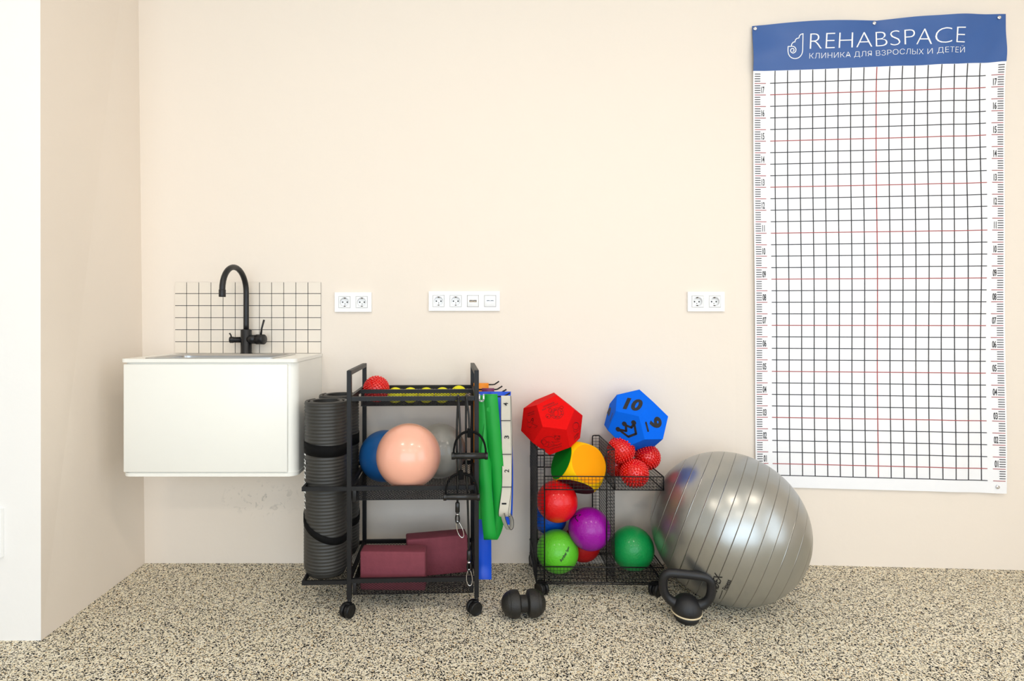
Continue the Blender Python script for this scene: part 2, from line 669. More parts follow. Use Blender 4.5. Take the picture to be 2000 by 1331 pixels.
def sheet(mb, v0, v1, nv, mi=0):
    mb.grid(lambda a, b: S(a, v0 + (v1 - v0) * b, 0), 60, nv, mi)
    mb.grid(lambda a, b: S(1 - a, v0 + (v1 - v0) * b, -.0012), 60, nv, mi)
    for (fa, fb) in ((lambda b: (0, b), 1), (lambda b: (1, b), 1)):
        vs = []
        for j in range(nv + 1):
            u, b = fa(j / nv)
            vs += [S(u, v0 + (v1 - v0) * b, 0), S(u, v0 + (v1 - v0) * b, -.0012)]
        mb.add(vs, [(2 * j, 2 * j + 1, 2 * j + 3, 2 * j + 2) for j in range(nv)], mi)


def hline(mb, u0, u1, v, t, mi, n=1, off=.0011):
    vs = []
    for i in range(n + 1):
        u = u0 + (u1 - u0) * i / n
        vs += [S(u, v - t / 2, off), S(u, v + t / 2, off)]
    mb.add(vs, [(2 * i, 2 * i + 1, 2 * i + 3, 2 * i + 2) for i in range(n)], mi)


def vline(mb, u, v0, v1, t, mi, n=1, off=.0010):
    vs = []
    for i in range(n + 1):
        v = v0 + (v1 - v0) * i / n
        vs += [S(u - t / 2, v, off), S(u + t / 2, v, off)]
    mb.add(vs, [(2 * i, 2 * i + 1, 2 * i + 3, 2 * i + 2) for i in range(n)], mi)


mb = MB()
sheet(mb, 0, HB, 14)
hd = mb.build('header_band', BLUE, poster)
hd['label'] = 'blue header band with white lettering'


def ptext(mb, s, u0, u1, v0, v1, mi=0, off=.0008, **kw):
    put_text(mb, s, lambda x, y: S(u0 + (u1 - u0) * x, v1 + (v0 - v1) * y, off), mi, **kw)


mb = MB()
ptext(mb, 'REHABSPACE', .2285, .841, .0242, .0562, bold=-.022)
mb.build('lettering', WHITEINK, hd)
mb = MB()
ptext(mb, 'КЛИНИКА ДЛЯ ВЗРОСЛЫХ И ДЕТЕЙ', .2285, .842, .0615, .0785, bold=-.016)
mb.build('lettering', WHITEINK, hd)
mb = MB()


def lg(x, y):
    return S(.139 + (x - 150) / 305 * .0625, .0235 + (y - 200) / 485 * .0525, .0008)


def catmull(pts, n=6, closed=False):
    out = []
    P = [V(p) for p in pts]
    L = len(P)
    rng = range(L if closed else L - 1)
    for i in rng:
        if closed:
            a, b, c, d = P[i - 1], P[i], P[(i + 1) % L], P[(i + 2) % L]
        else:
            a, b, c, d = P[max(i - 1, 0)], P[i], P[i + 1], P[min(i + 2, L - 1)]
        for k in range(n):
            t = k / n
            out.append(0.5 * ((2 * b) + (c - a) * t + (2 * a - 5 * b + 4 * c - d) * t * t + (3 * b - a - 3 * c + d) * t ** 3))
    if not closed:
        out.append(P[-1])
    return out


for pth in ([(445, 205), (447, 300), (447, 420), (446, 540), (425, 610), (375, 660), (300, 678), (225, 655), (178, 605), (158, 535), (158, 442)],):
    c = catmull([(a, b, 0) for a, b in pth])
    mb.stroke([lg(p.x, p.y) for p in c], WN, .0034)
for pth in ([(158, 440), (200, 440), (245, 440), (290, 458), (315, 505), (300, 550), (258, 570), (218, 548), (208, 510), (232, 483), (268, 490), (276, 522), (255, 540)],
            [(222, 436), (230, 395), (258, 362), (292, 356)], [(292, 356), (300, 320), (330, 290), (368, 284)], [(368, 284), (380, 240), (410, 214), (447, 206)]):
    c = catmull([(a, b, 0) for a, b in pth])
    mb.stroke([lg(p.x, p.y) for p in c], WN, .0034)
mb.build('logo', WHITEINK, hd)
# ruled sheet
mb = MB()
sheet(mb, HB, 1.0, 60, 0)
V17, STEP = .1505, .04990
U0, U1 = .0905, .9045
vrow = [V17 - STEP / 2 + STEP / 2 * k for k in range(35)]
vbot = vrow[-1]
vrow = [v for v in vrow if v < .976]
for k, v in enumerate(vrow):
    red = (k % 4 == 1)
    hline(mb, .0705, .9265, v, .0017, 2 if red else 1, 60)
for i in range(17):
    u = U0 + (U1 - U0) * i / 16
    vline(mb, u, HB + .0005, vrow[-1], .0036, 2 if i == 8 else 1, 70)
for side in (0, 1):
    def mu(u):
        return u if side == 0 else 1 - u
    v = V17 - STEP / 2 - 4 * STEP / 10
    j = -4
    while v < .977:
        if v > HB + .002:
            if j % 5 == 0:
                a, b = sorted((mu(.0065), mu(.0535)))
                hline(mb, a, b, v, .0014, 2, 2)
            else:
                a, b = sorted((mu(.0065), mu(.0300)))
                hline(mb, a, b, v, .0016, 1, 2)
        j += 1
        v += STEP / 10
    for nmb in range(17, 0, -1):
        vv = V17 + STEP * (17 - nmb)
        uu = .0405 if side == 0 else 1 - .0405
        wd = .0152 * glyphs('%02d' % nmb, bold=.016)[2] / glyphs('00', bold=.016)[2]
        ptext(mb, '%02d' % nmb, uu - wd / 2, uu + wd / 2, vv - .0178, vv - .0035, 1, off=.0012, bold=.016)
mb.build('grid_sheet', [VINYL, GRIDINK, REDINK], poster)['label'] = 'white sheet ruled with a grid and height marks'
for u, v in ((.0105, .0065), (.489, .0060), (.972, .0075), (.963, .9865), (.02, .985)):
    mb = MB()
    c = S(u, v, .001)
    mt = M.Translation(c) @ WN.to_track_quat('Z', 'Y').to_matrix().to_4x4()
    mb.lathe([(.0075, 0), (.0078, .001), (.006, .003), (.002, .0035), (1e-6, .002)], 16, mt)
    mb.build('screw', CHROME, poster)

# ------------------------------------------------------------------ sockets
def socket_insert(parent, cx, cz, usb=False):
    mb = MB()
    h = .0233
    y0, y1 = -.0115, -.009
    if usb:
        mb.rbox((cx - h, y0, cz - h), (cx + h, y1 + .004, cz + h), .001)
        for k, dx in enumerate((-.0072, .0082)):
            mb.box((cx + dx - .0072, y0 - .0003, cz - .0042), (cx + dx + .0072, y0 + .001, cz + .0042), 3 if usb == 2 else 2)
            mb.box((cx + dx - .0062, y0 - .0005, cz - .0012), (cx + dx + .0062, y0 + .001, cz + .0032), 1)
            mb.box((cx + dx - .0050, y0 - .0007, cz - .0012), (cx + dx + .0050, y0 + .001, cz + .0004), 0)
        return mb.build('usb_insert', [SOCKETIN, HOLE, BRASS, STEEL], parent)
    n = 40
    r = .0188
    sq, ci, bo = [], [], []
    for k in range(n):
        a = 2 * pi * k / n + pi / 4
        c_, s_ = cos(a), sin(a)
        m_ = max(abs(c_), abs(s_))
        sq.append((cx + h * c_ / m_, y0, cz + h * s_ / m_))
        ci.append((cx + r * c_, y0, cz + r * s_))
        bo.append((cx + r * .96 * c_, y0 + .0105, cz + r * .96 * s_))
    back = [(x, y1 + .004, z) for x, y, z in sq]
    mb.add(sq + ci + bo + back,
           [(k, (k + 1) % n, n + (k + 1) % n, n + k) for k in range(n)] +
           [(n + k, n + (k + 1) % n, 2 * n + (k + 1) % n, 2 * n + k) for k in range(n)] +
           [tuple(range(2 * n, 3 * n))] +
           [(3 * n + k, 3 * n + (k + 1) % n, (k + 1) % n, k) for k in range(n)])
    yb = y0 + .0102
    for dx in (-.0095, .0095):
        mb.disc((cx + dx, yb, cz), (0, -1, 0), .0030, 14, 1)
    mb.disc((cx, yb, cz - .0075), (0, -1, 0), .0018, 10, 1)
    for sg in (1, -1):
        mb.box((cx - .003, y0 + .001, cz + sg * (r - .0015) - .0012), (cx + .003, y0 + .0095, cz + sg * (r - .0015) + .0012), 1)
        mb.box((cx - .0018, y0 + .002, cz + sg * (r - .0035) - .0007), (cx + .0018, y0 + .0092, cz + sg * (r - .0035) + .0007), 2)
    return mb.build('socket_insert', [SOCKETIN, HOLE, BRASS], parent)


def socket(px, py, kinds, label, loc=None, vertical=False):
    c = loc or at(px, py, DC - .008)
    n = len(kinds)
    t = thing('wall_socket', (c.x, c.y if loc else 0, c.z), label, 'socket')
    L = .071 * n + .010
    hw_, hh_ = (.0405, L / 2) if vertical else (L / 2, .0405)
    mb = MB()
    # frame with openings: strips
    y0, y1 = -.0105, -.0005
    cs = [(i - (n - 1) / 2) * .071 for i in range(n)]
    h = .0244
    def fr(a0, a1, b0, b1):
        if vertical:
            mb.box((b0, y0, a0), (b1, y1, a1))
        else:
            mb.box((a0, y0, b0), (a1, y1, b1))
    fr(-L / 2, L / 2, h, .0405)
    fr(-L / 2, L / 2, -.0405, -h)
    edges = [-L / 2] + sum([[c_ - h, c_ + h] for c_ in cs], []) + [L / 2]
    for a, b in zip(edges[0::2], edges[1::2]):
        fr(a, b, -h, h)
    mb.build('socket_frame', SOCKET, t)
    for c_, k in zip(cs, kinds):
        if vertical:
            socket_insert(t, 0, c_, k)
        else:
            socket_insert(t, c_, 0, k)
    return t


socket(689.8, 590.5, (0, 0), 'white double wall socket just right of the tiled splashback')
socket(906.8, 588.5, (0, 0, 1, 2), 'long white four-gang wall plate with two sockets and two data ports')
socket(1379, 589.5, (0, 0), 'white double wall socket nearest the gridded poster')
Zc = DC + YC
socket(0, 0, (0, 0), 'white upright double socket on the white column at the left edge', V(((8 - CX) / FPX * Zc - .0405, YC, HC - (1040 - CY) / FPX * Zc)), True)

# ------------------------------------------------------------------ sink corner
X0, X1 = -1.228, -.607
ZT, ZB = .873, .457
DF = -.342


def rounded_plan(x0, x1, y0, y1, r, seg=8):
    """plan outline, front corners rounded (front = y0)"""
    pts = [(x0, y1)]
    for k in range(seg + 1):
        a = pi + pi / 2 * k / seg
        pts.append((x0 + r + r * cos(a), y0 + r + r * sin(a)))
    for k in range(seg + 1):
        a = 1.5 * pi + pi / 2 * k / seg
        pts.append((x1 - r + r * cos(a), y0 + r + r * sin(a)))
    pts.append((x1, y1))
    return pts


def prism(mb, pts, z0, z1, mi=0, smooth=False, top=True):
    n = len(pts)
    mb.add([(x, y, z0) for x, y in pts] + [(x, y, z1) for x, y in pts],
           [tuple(reversed(range(n)))] + ([tuple(range(n, 2 * n))] if top else []), mi)
    mb.add([(x, y, z0) for x, y in pts] + [(x, y, z1) for x, y in pts],
           [(k, (k + 1) % n, n + (k + 1) % n, n + k) for k in range(n)], mi, smooth)


xm = (X0 + X1) / 2
cab = thing('wall_hung_cabinet', (xm, 0, ZB), 'white wall-hung cabinet with rounded corners under the steel sink', 'cabinet')
wd2 = (X1 - X0) / 2
mb = MB()
prism(mb, rounded_plan(-wd2, wd2, DF + .004, -.001, .035), 0, .012)
prism(mb, rounded_plan(-wd2 + .002, wd2 - .002, DF + .010, -.001, .034), .012, ZT - ZB - .0135, top=False)
mb.build('carcass', VANITY, cab)
mb = MB()
mb.rbox((-wd2 + .010, DF + .002, .0150), (wd2 - .032, DF + .02, ZT - ZB - .019), .003)
mb.build('door', VANITY, cab)
wt = thing('worktop', (xm, 0, ZT - .0125), 'thin white worktop on the wall-hung cabinet, cut out for the sink', 'worktop')
mb = MB()
outer = rounded_plan(-wd2, wd2, DF, -.001, .030)
bx0, bx1, by0, by1 = -.235, .222, -.322, -.075
zt = .0125
# worktop as four slabs around the cut-out, one mesh
prism(mb, rounded_plan(-wd2, wd2, DF, by0, .018), 0, zt)
mb.box((-wd2, by1, 0), (wd2, -.001, zt))
mb.box((-wd2, by0, 0), (bx0, by1, zt))
mb.box((bx1, by0, 0), (wd2, by1, zt))
mb.build('worktop_slab', VANITY, wt)
sk = thing('sink_basin', (xm, 0, ZT), 'square stainless steel basin let into the white worktop', 'sink')
mb = MB()
def rr(x0, x1, y0, y1, r, z, seg=6):
    pts = []
    for cx, cy, a0 in ((x1 - r, y1 - r, 0), (x0 + r, y1 - r, pi / 2), (x0 + r, y0 + r, pi), (x1 - r, y0 + r, 1.5 * pi)):
        for k in range(seg + 1):
            a = a0 + pi / 2 * k / seg
            pts.append((cx + r * cos(a), cy + r * sin(a), z))
    return pts
loops = [rr(bx0 - .004, bx1 + .004, by0 - .004, by1 + .004, .02, .0006), rr(bx0 - .004, bx1 + .004, by0 - .004, by1 + .004, .02, .003),
         rr(bx0 + .012, bx1 - .012, by0 + .010, by1 - .010, .03, .003), rr(bx0 + .017, bx1 - .017, by0 + .015, by1 - .015, .03, -.004),
         rr(bx0 + .024, bx1 - .024, by0 + .022, by1 - .022, .03, -.15), rr(bx0 + .06, bx1 - .06, by0 + .06, by1 - .06, .03, -.163)]
n = len(loops[0])
for a, b in zip(loops, loops[1:]):
    mb.add(a + b, [(k, (k + 1) % n, n + (k + 1) % n, n + k) for k in range(n)], 0, True)
mb.add(loops[-1], [tuple(range(n))])
mb.build('basin_bowl', STEEL, sk)
mb = MB()
mb.lathe([(.035, -.163), (.034, -.160), (.026, -.161), (1e-6, -.162)], 24, M.Translation((-.006, -.2, 0)))
mb.build('drain', CHROME, sk)

# tap
TX, TY = -.9065, -.042
tap = thing('kitchen_tap', (TX, TY, ZT), 'matt black gooseneck tap behind the steel basin', 'tap')
mb = MB()
mb.lathe([(.0235, 0), (.0235, .004), (.0215, .006), (.0215, .098), (.020, .1005), (.0115, .1015)], 32)
mb.build('tap_body', TAPBLACK, tap)
mb = MB()
pts = [(0, 0, .095 + .025 * k) for k in range(6)]
rn = .094
zc = .252
pts += [(0, 0, .24)]
for k in range(0, 19):
    a = pi * k / 18
    pts.append((-.012 * (1 - cos(a)) / 2, -rn + rn * cos(a), zc + rn * sin(a) * .98))
pts.append((-.012, -2 * rn, zc - .006))
mb.tube(pts, .0108, 16)
sp = mb.build('spout', TAPBLACK, tap)
mb = MB()
mb.lathe([(.0118, 0), (.0124, .002), (.0124, .026), (.0112, .028)], 24, M.Translation((-.012, -2 * rn, zc - .028)))
mb.build('aerator', TAPBLACK, sp)
mb = MB()
ax = M.Translation((0, 0, .060)) @ M.Rotation(R(-14), 4, 'Z') @ M.Rotation(pi / 2, 4, 'Y')
mb.lathe([(.0175, .005), (.0185, .044), (.0165, .045), (.0165, .049), (.0205, .050), (.0205, .082), (.019, .084), (1e-6, .0845)], 28, ax)
sl = mb.build('mixer_handle', TAPBLACK, tap)
mb = MB()
mb.tube([(.066, -.016, .078), (.070, -.017, .105), (.080, -.019, .139)], [.0042, .0036, .0040], 10)
mb.build('lever', TAPBLACK, sl)
mb = MB()
ax = M.Translation((0, 0, .058)) @ M.Rotation(R(10), 4, 'Z') @ M.Rotation(-pi / 2, 4, 'Y')
mb.lathe([(.0115, .005), (.0115, .048), (.0128, .049), (.0128, .062), (.011, .064), (1e-6, .0645)], 24, ax)
fk = mb.build('filter_handle', TAPBLACK, tap)
mb = MB()
mb.tube([(-.056, -.010, .068), (-.058, -.011, .078), (-.063, -.012, .085)], [.003, .003, .0034], 8)
mb.build('lever', TAPBLACK, fk)

# tiles
TILE = mat('cream_mosaic_tile', rgb(238, 227, 212), 0.4, noise=0.03, nscale=15)
GROUT = mat('black_grout', rgb(40, 42, 48), 0.8, noise=0.05)
tx0, tx1, tz0, tz1 = (343 - CX) / 470, (627 - CX) / 470, .8745, (630 - 552) / 470 + HC
bs = thing('tile_splashback', ((tx0 + tx1) / 2, 0, tz0), 'small cream mosaic splashback with black grout above the sink', 'splashback')
mb = MB()
W_, H_ = tx1 - tx0, tz1 - tz0
mb.box((-W_ / 2, -.0035, 0), (W_ / 2, -.0003, H_))
mb.build('grout_bed', GROUT, bs)
mb = MB()
g = .0026
px_ = .05032
xs = [-W_ / 2]
xx = -W_ / 2 + .0485
while xx < W_ / 2 - .02:
    xs.append(xx)
    xx += px_
xs.append(W_ / 2)
zs = [0, H_ - .0468 - 4 * .0499, H_ - .0468 - 3 * .0499, H_ - .0468 - 2 * .0499, H_ - .0468 - .0499, H_ - .0468, H_]
for i in range(len(xs) - 1):
    for j in range(len(zs) - 1):
        a = xs[i] + (g / 2 if i else 0)
        b = xs[i + 1] - (g / 2 if i < len(xs) - 2 else 0)
        c = zs[j] + (g / 2 if j else 0)
        d = zs[j + 1] - (g / 2 if j < len(zs) - 2 else 0)
        mb.box((a, -.0052, c), (b, -.003, d))
mb.build('mosaic_tiles', TILE, bs)

# ------------------------------------------------------------------ black fitness trolley
TW, TD, TT = .450, .345, .0155
RZ = R(2.0)
TROOT = V((-.414, -.41, 0))
trolley = thing('storage_trolley', TROOT, 'tall black steel three-tier trolley on castors holding exercise balls and mats', 'trolley', rz=RZ)
TM = M.Translation(TROOT) @ M.Rotation(RZ, 4, 'Z')
TMI = TM.inverted()
ZH, ZS = .838, (.120, .435, .741)
h = TT / 2
for (x, y) in ((h, h), (TW - h, h), (h, TD - h), (TW - h, TD - h)):
    mb = MB()
    mb.rbox((x - h, y - h, .058), (x + h, y + h, ZH - .0005), .001, seg=1)
    mb.build('leg', BLACKMETAL, trolley)
for x in (h, TW - h):
    mb = MB()
    mb.rbox((x - h, TT, ZH - .016), (x + h, TD - TT, ZH), .001, seg=1)
    mb.build('handle', BLACKMETAL, trolley)
RH = .0145
for k, z in enumerate(ZS):
    mb = MB()
    mb.box((TT, .002, z - RH / 2), (TW - TT, .013, z + RH / 2))
    mb.box((TT, TD - .013, z - RH / 2), (TW - TT, TD - .002, z + RH / 2))
    for x in (.002, TW - .013):
        mb.box((x, TT, z - RH / 2), (x + .011, TD - TT, z + RH / 2))
    if k == 2:
        mb.box((.013, .196, z - RH / 2), (TW - .013, .207, z + RH / 2))
    mb.build('shelf_frame', BLACKMETAL, trolley)


def basket(x0, x1, y0, y1, z0, z1, ins=.008):
    mb = MB()
    a0, a1, b0, b1 = x0 + ins, x1 - ins, y0 + ins, y1 - ins
    mb.diamond((a0, b0, z0), (1, 0, 0), (0, 1, 0), a1 - a0, b1 - b0)
    hgt = z1 - z0
    mb.diamond((a0, b0, z0), (1, 0, 0), (0, 0, 1), a1 - a0, hgt)
    mb.diamond((a0, b1, z0), (1, 0, 0), (0, 0, 1), a1 - a0, hgt)
    mb.diamond((a0, b0, z0), (0, 1, 0), (0, 0, 1), b1 - b0, hgt)
    mb.diamond((a1, b0, z0), (0, 1, 0), (0, 0, 1), b1 - b0, hgt)
    for p, q in (((a0, b0), (a1, b0)), ((a1, b0), (a1, b1)), ((a1, b1), (a0, b1)), ((a0, b1), (a0, b0))):
        mb.bar((*p, z0), (*q, z0), .0022)
    return mb.build('mesh_basket', BLACKWIRE, trolley)


basket(.010, TW - .010, .207, TD - .012, .685, .737, .004)
basket(.010, TW - .010, .012, TD - .012, .391, .430)
basket(.010, TW - .010, .012, TD - .012, .066, .115)
for x, z in ((.026, ZS[1]), (.026, ZS[0]), (TW - .026, ZS[0])):
    mb = MB()
    mb.rbox((x - .0065, .0005, z - .046), (x + .0065, .006, z - .006), .002)
    mb.build('bracket', BLACKMETAL, trolley)
# mat rack on the left
RX = -.152
for z in (ZS[1], ZS[0] - .004):
    mb = MB()
    mb.box((RX, .002, z - .007), (.001, .010, z + .007))
    mb.box((RX, .010, z - .007), (RX + .008, TD - .010, z + .007))
    mb.box((RX, TD - .010, z - .007), (.001, TD - .002, z + .007))
    mb.build('mat_rack', BLACKMETAL, trolley)
mb = MB()
mb.diamond((RX + .008, .010, ZS[0] - .008), (1, 0, 0), (0, 1, 0), -RX - .008, TD - .020)
mb.build('rack_tray', BLACKWIRE, trolley)
# hooks on the right
HOOKS = [(.315, .752, .098), (.262, .739, .106), (.165, .738, .112), (.082, .736, .116)]
for y, z, L in HOOKS:
    mb = MB()
    mb.tube([(TW, y, z), (TW + L * .75, y, z), (TW + L * .82, y, z + .001), (TW + L, y, z + .013)], .0028, 8)
    mb.build('hook', BLACKWIRE, trolley)


def caster(parent, x, y, rz, r=.0235, ztop=.06, wh=.014):
    """twin-wheel swivel castor; wheels turn about local x"""
    mb = MB()
    mb.lathe([(.006, .040), (.006, ztop)], 12)
    hood = [(0.0001, -.004)]
    mtx = M.Translation((0, .010, r)) @ M.Rotation(pi / 2, 4, 'Y')
    mb.lathe([(r * .80, -.004), (r * .80, .004)], 20, mtx)
    mb.rbox((-.010, -.004, r + .006), (.010, .014, r * 2 + .002), .003)
    c = mb.build('caster', BLACKPLASTIC, parent)
    c.location = (x, y, 0)
    c.rotation_euler = (0, 0, rz)
    for sg in (-1, 1):
        mb = MB()
        mtx = M.Translation((sg * .0045, .010, r)) @ M.Rotation(sg * pi / 2, 4, 'Y')
        mb.lathe([(r * .9, 0), (r, .002), (r, wh - .003), (r * .94, wh - .001), (r * .85, wh), (r * .80, wh - .0012), (r * .35, wh - .0006), (1e-6, wh - .0006)], 28, mtx)
        mb.build('wheel', BLACKPLASTIC, c)
    return c


caster(trolley, h, h, R(-28) + pi)
caster(trolley, TW - h, h, R(-58) + pi)
caster(trolley, h, TD - h, R(20))
caster(trolley, TW - h, TD - h, R(-15))

# ------------------------------------------------------------------ rolled mats in the rack
MAT = mat('charcoal_foam', rgb(50, 49, 46), 0.45, noise=0.10, nscale=140, bump=0.1, bscale=420)
STRAP = mat('black_elastic', rgb(9, 9, 10), 0.8, noise=0.05, spec=0.15)


def rolled_mat(loc, label, a_end, marks):
    t = thing('rolled_mat', loc, label, 'exercise mat', 'rolled mats in the trolley rack')
    Ht, RO = .606, .0810
    th = .0105
    pitch = .0165

    def flare(z):
        q = z / Ht
        s = 1.0
        if q < .06:
            s = .86 + .17 * sin(q / .06 * pi / 2)
        elif q < .30:
            s = 1.03
        elif q < .40:
            s = 1.03 - .03 * (q - .30) / .10
        return s
    mb = MB()
    # outer turn with ribs
    ribs = 52
    sub = 4
    nz = ribs * sub
    na = 72

    def rad(a):   # a in turns, 0 = outer end
        return RO - pitch * a

    def ring(turn0, turn1, nseg, zs, ribbed):
        vs = []
        for z in zs:
            for k in range(nseg + 1):
                a = turn0 + (turn1 - turn0) * k / nseg
                ang = a_end + 2 * pi * a
                r_ = rad(a)
                if ribbed:
                    r_ += .0030 * (abs(sin(pi * ribs * z / Ht)) ** .7) - .0022
                f_ = flare(z)
                vs.append((r_ * f_ * cos(ang), r_ * f_ * sin(ang), z))
        n_ = nseg + 1
        mb.add(vs, [(j * n_ + k, j * n_ + k + 1, (j + 1) * n_ + k + 1, (j + 1) * n_ + k) for j in range(len(zs) - 1) for k in range(nseg)], 0, True)
        return vs
    zs_f = [Ht * j / nz for j in range(nz + 1)]
    zs_c = [Ht * j / 24 for j in range(25)]
    turns = 1.75
    ring(0, 1.0, na, zs_f, True)
    ring(1.0, turns, int(na * 1.6), zs_c, False)

    def inner(turn0, turn1, nseg):
        vs = []
        for z in zs_c:
            for k in range(nseg + 1):
                a = turn0 + (turn1 - turn0) * k / nseg
                ang = a_end + 2 * pi * a
                r_ = (rad(a) - th) * flare(z)
                vs.append((r_ * cos(ang), r_ * sin(ang), z))
        n_ = nseg + 1
        mb.add(vs, [(j * n_ + k + 1, j * n_ + k, (j + 1) * n_ + k, (j + 1) * n_ + k + 1) for j in range(len(zs_c) - 1) for k in range(nseg)], 0, True)
    inner(0, turns, int(na * 2.4))
    # top and bottom edge of the spiral, rounded a little
    for z, dz in ((Ht, .003), (0.0, 0.0)):
        vs = []
        ns = int(na * turns)
        for k in range(ns + 1):
            a = turns * k / ns
            ang = a_end + 2 * pi * a
            ro, ri = rad(a) * flare(z), (rad(a) - th) * flare(z)
            for r_, zz in ((ro, z), (ro - .002, z + dz), (ri + .002, z + dz), (ri, z)):
                vs.append((r_ * cos(ang), r_ * sin(ang), zz))
        mb.add(vs, [(4 * k + q, 4 * k + q + 1, 4 * k + q + 5, 4 * k + q + 4) for k in range(ns) for q in range(3)], 0, True)
    for a in (0, turns):
        ang = a_end + 2 * pi * a
        vs = []
        for z in zs_c:
            f_ = flare(z)
            vs += [(rad(a) * f_ * cos(ang), rad(a) * f_ * sin(ang), z), ((rad(a) - th) * f_ * cos(ang), (rad(a) - th) * f_ * sin(ang), z)]
        mb.add(vs, [(2 * j, 2 * j + 1, 2 * j + 3, 2 * j + 2) for j in range(len(zs_c) - 1)])
    body = mb.build('mat_roll', MAT, t)
    # straps
    for zc_, tilt, hh_ in ((.447, .006, .0200), (.172, .044, .0125)):
        mb = MB()
        N = 64
        vs = []
        for k in range(N):
            a = 2 * pi * k / N
            zz = zc_ + tilt * cos(a - 2.5)
            r_ = (RO + .0018) * flare(zz)
            if abs((a - a_end) % (2 * pi)) > 0:
                fr_ = ((a - a_end) % (2 * pi)) / (2 * pi)
                r_ = max((rad(fr_) + .0022) * flare(zz), (RO - pitch * .9) * flare(zz))
            for rr_, dz in ((r_, -hh_), (r_, hh_), (r_ - .0015, hh_), (r_ - .0015, -hh_)):
                vs.append((rr_ * cos(a), rr_ * sin(a), zz + dz))
        mb.add(vs, [(4 * k + q, 4 * ((k + 1) % N) + q, 4 * ((k + 1) % N) + (q + 1) % 4, 4 * k + (q + 1) % 4) for k in range(N) for q in range(4)], 0, True)
        mb.build('strap', STRAP, t)
    if marks:
        mb = MB()
        rnd = random.Random(4)
        a0 = R(209)
        z = .435
        for seg_ in ((.435, .022), (.400, .012), (.375, .014), (.350, .012), (.325, .010), (.300, .016), (.270, .014), (.245, .014)):
            z, hh_ = seg_
            pts = []
            def cyl(da, dz):
                a = a0 + da
                fr_ = ((a - a_end) % (2 * pi)) / (2 * pi)
                r_ = (rad(fr_) + .0016) * flare(z + dz)
                return V((r_ * cos(a), r_ * sin(a), z + dz))
            nrm_ = V((cos(a0), sin(a0), 0))
            mb.stroke([cyl(-.14, -hh_ / 2), cyl(.12, -hh_ / 2), cyl(.02, hh_ / 3), cyl(-.13, hh_ / 2)], nrm_, .0045)
            if rnd.random() < .6:
                mb.stroke([cyl(.12, hh_ / 2), cyl(.05, -hh_ / 3)], nrm_, .004)
        mb.build('white_print', WHITEINK, t)['label'] = 'faded white print down the side'
    return t


def tl(x, y, z):
    return TM @ V((x, y, z))


rolled_mat(tl(-.086, .096, .1145), 'grooved charcoal mat rolled upright at the front of the trolley rack, white print', R(140), True)
rolled_mat(tl(-.074, .260, .1145), 'grooved charcoal mat rolled upright at the back of the rack, by the wall', R(150), False)

# ------------------------------------------------------------------ balls
def bumpy(name, col, rough=0.3, bump=0.4, bscale=170, noise=0.03):
    return mat(name, col, rough, 0, noise=noise, nscale=12, bump=bump, bscale=bscale, coat=0.3, spec=0.3)


def ball(name, c, r, material, label, cat='ball', group=None, squash=None, rot=(0, 0, 0)):
    mb = MB()
    pr = []
    v = 40
    for i in range(v + 1):
        a = pi * i / v
        z = -r * cos(a)
        if squash and z < -r + squash:
            z = -r + squash - (-r + squash - z) * .15
        pr.append((max(1e-7, r * sin(a)), z))
    mb.lathe(pr, 64)
    o = mb.build(name, material)
    o.location = c
    o.rotation_euler = rot
    return tag(o, label, cat, group)


PEACH = mat('peach_vinyl', rgb(250, 182, 156), 0.28, noise=0.04, nscale=9, bump=0.06, bscale=25, coat=0.6)
NAVY = mat('blue_vinyl', rgb(24, 92, 156), 0.4, noise=0.06, nscale=9, bump=0.05, bscale=40)
GREYV = mat('grey_vinyl', rgb(142, 139, 132), 0.36, noise=0.06, nscale=30, bump=0.08, bscale=300, coat=0.5)
ball('pilates_ball', at(798, 891, 1.945), .1155, PEACH, 'peach exercise ball at the front of the middle trolley shelf', group='exercise balls on the middle trolley shelf', squash=.006)
ball('pilates_ball', at(751.5, 891, 2.09), .098, NAVY, 'matt blue exercise ball behind the peach one, on its left', group='exercise balls on the middle trolley shelf', squash=.004)
ball('pilates_ball', at(857.5, 881, 2.09), .1035, GREYV, 'speckled grey exercise ball behind the peach one, on its right', group='exercise balls on the middle trolley shelf', squash=.004)

# spiky massage balls
SPIKY = mat('red_spiky_rubber', rgb(228, 20, 12), 0.25, noise=0.08, nscale=18, coat=0.5)


def spiky_mesh(r, nsp, hsp, rsp):
    mb = MB()
    mb.sphere((0, 0, 0), r, 32, 18)
    ga = pi * (3 - sqrt(5))
    for i in range(nsp):
        z = 1 - 2 * (i + .5) / nsp
        q = sqrt(1 - z * z)
        n = V((q * cos(ga * i), q * sin(ga * i), z))
        m_ = M.Translation(n * (r - .0006)) @ n.to_track_quat('Z', 'Y').to_matrix().to_4x4()
        mb.lathe([(rsp, 0), (rsp * .86, hsp * .45), (rsp * .5, hsp * .9), (1e-6, hsp)], 7, m_)
    return mb


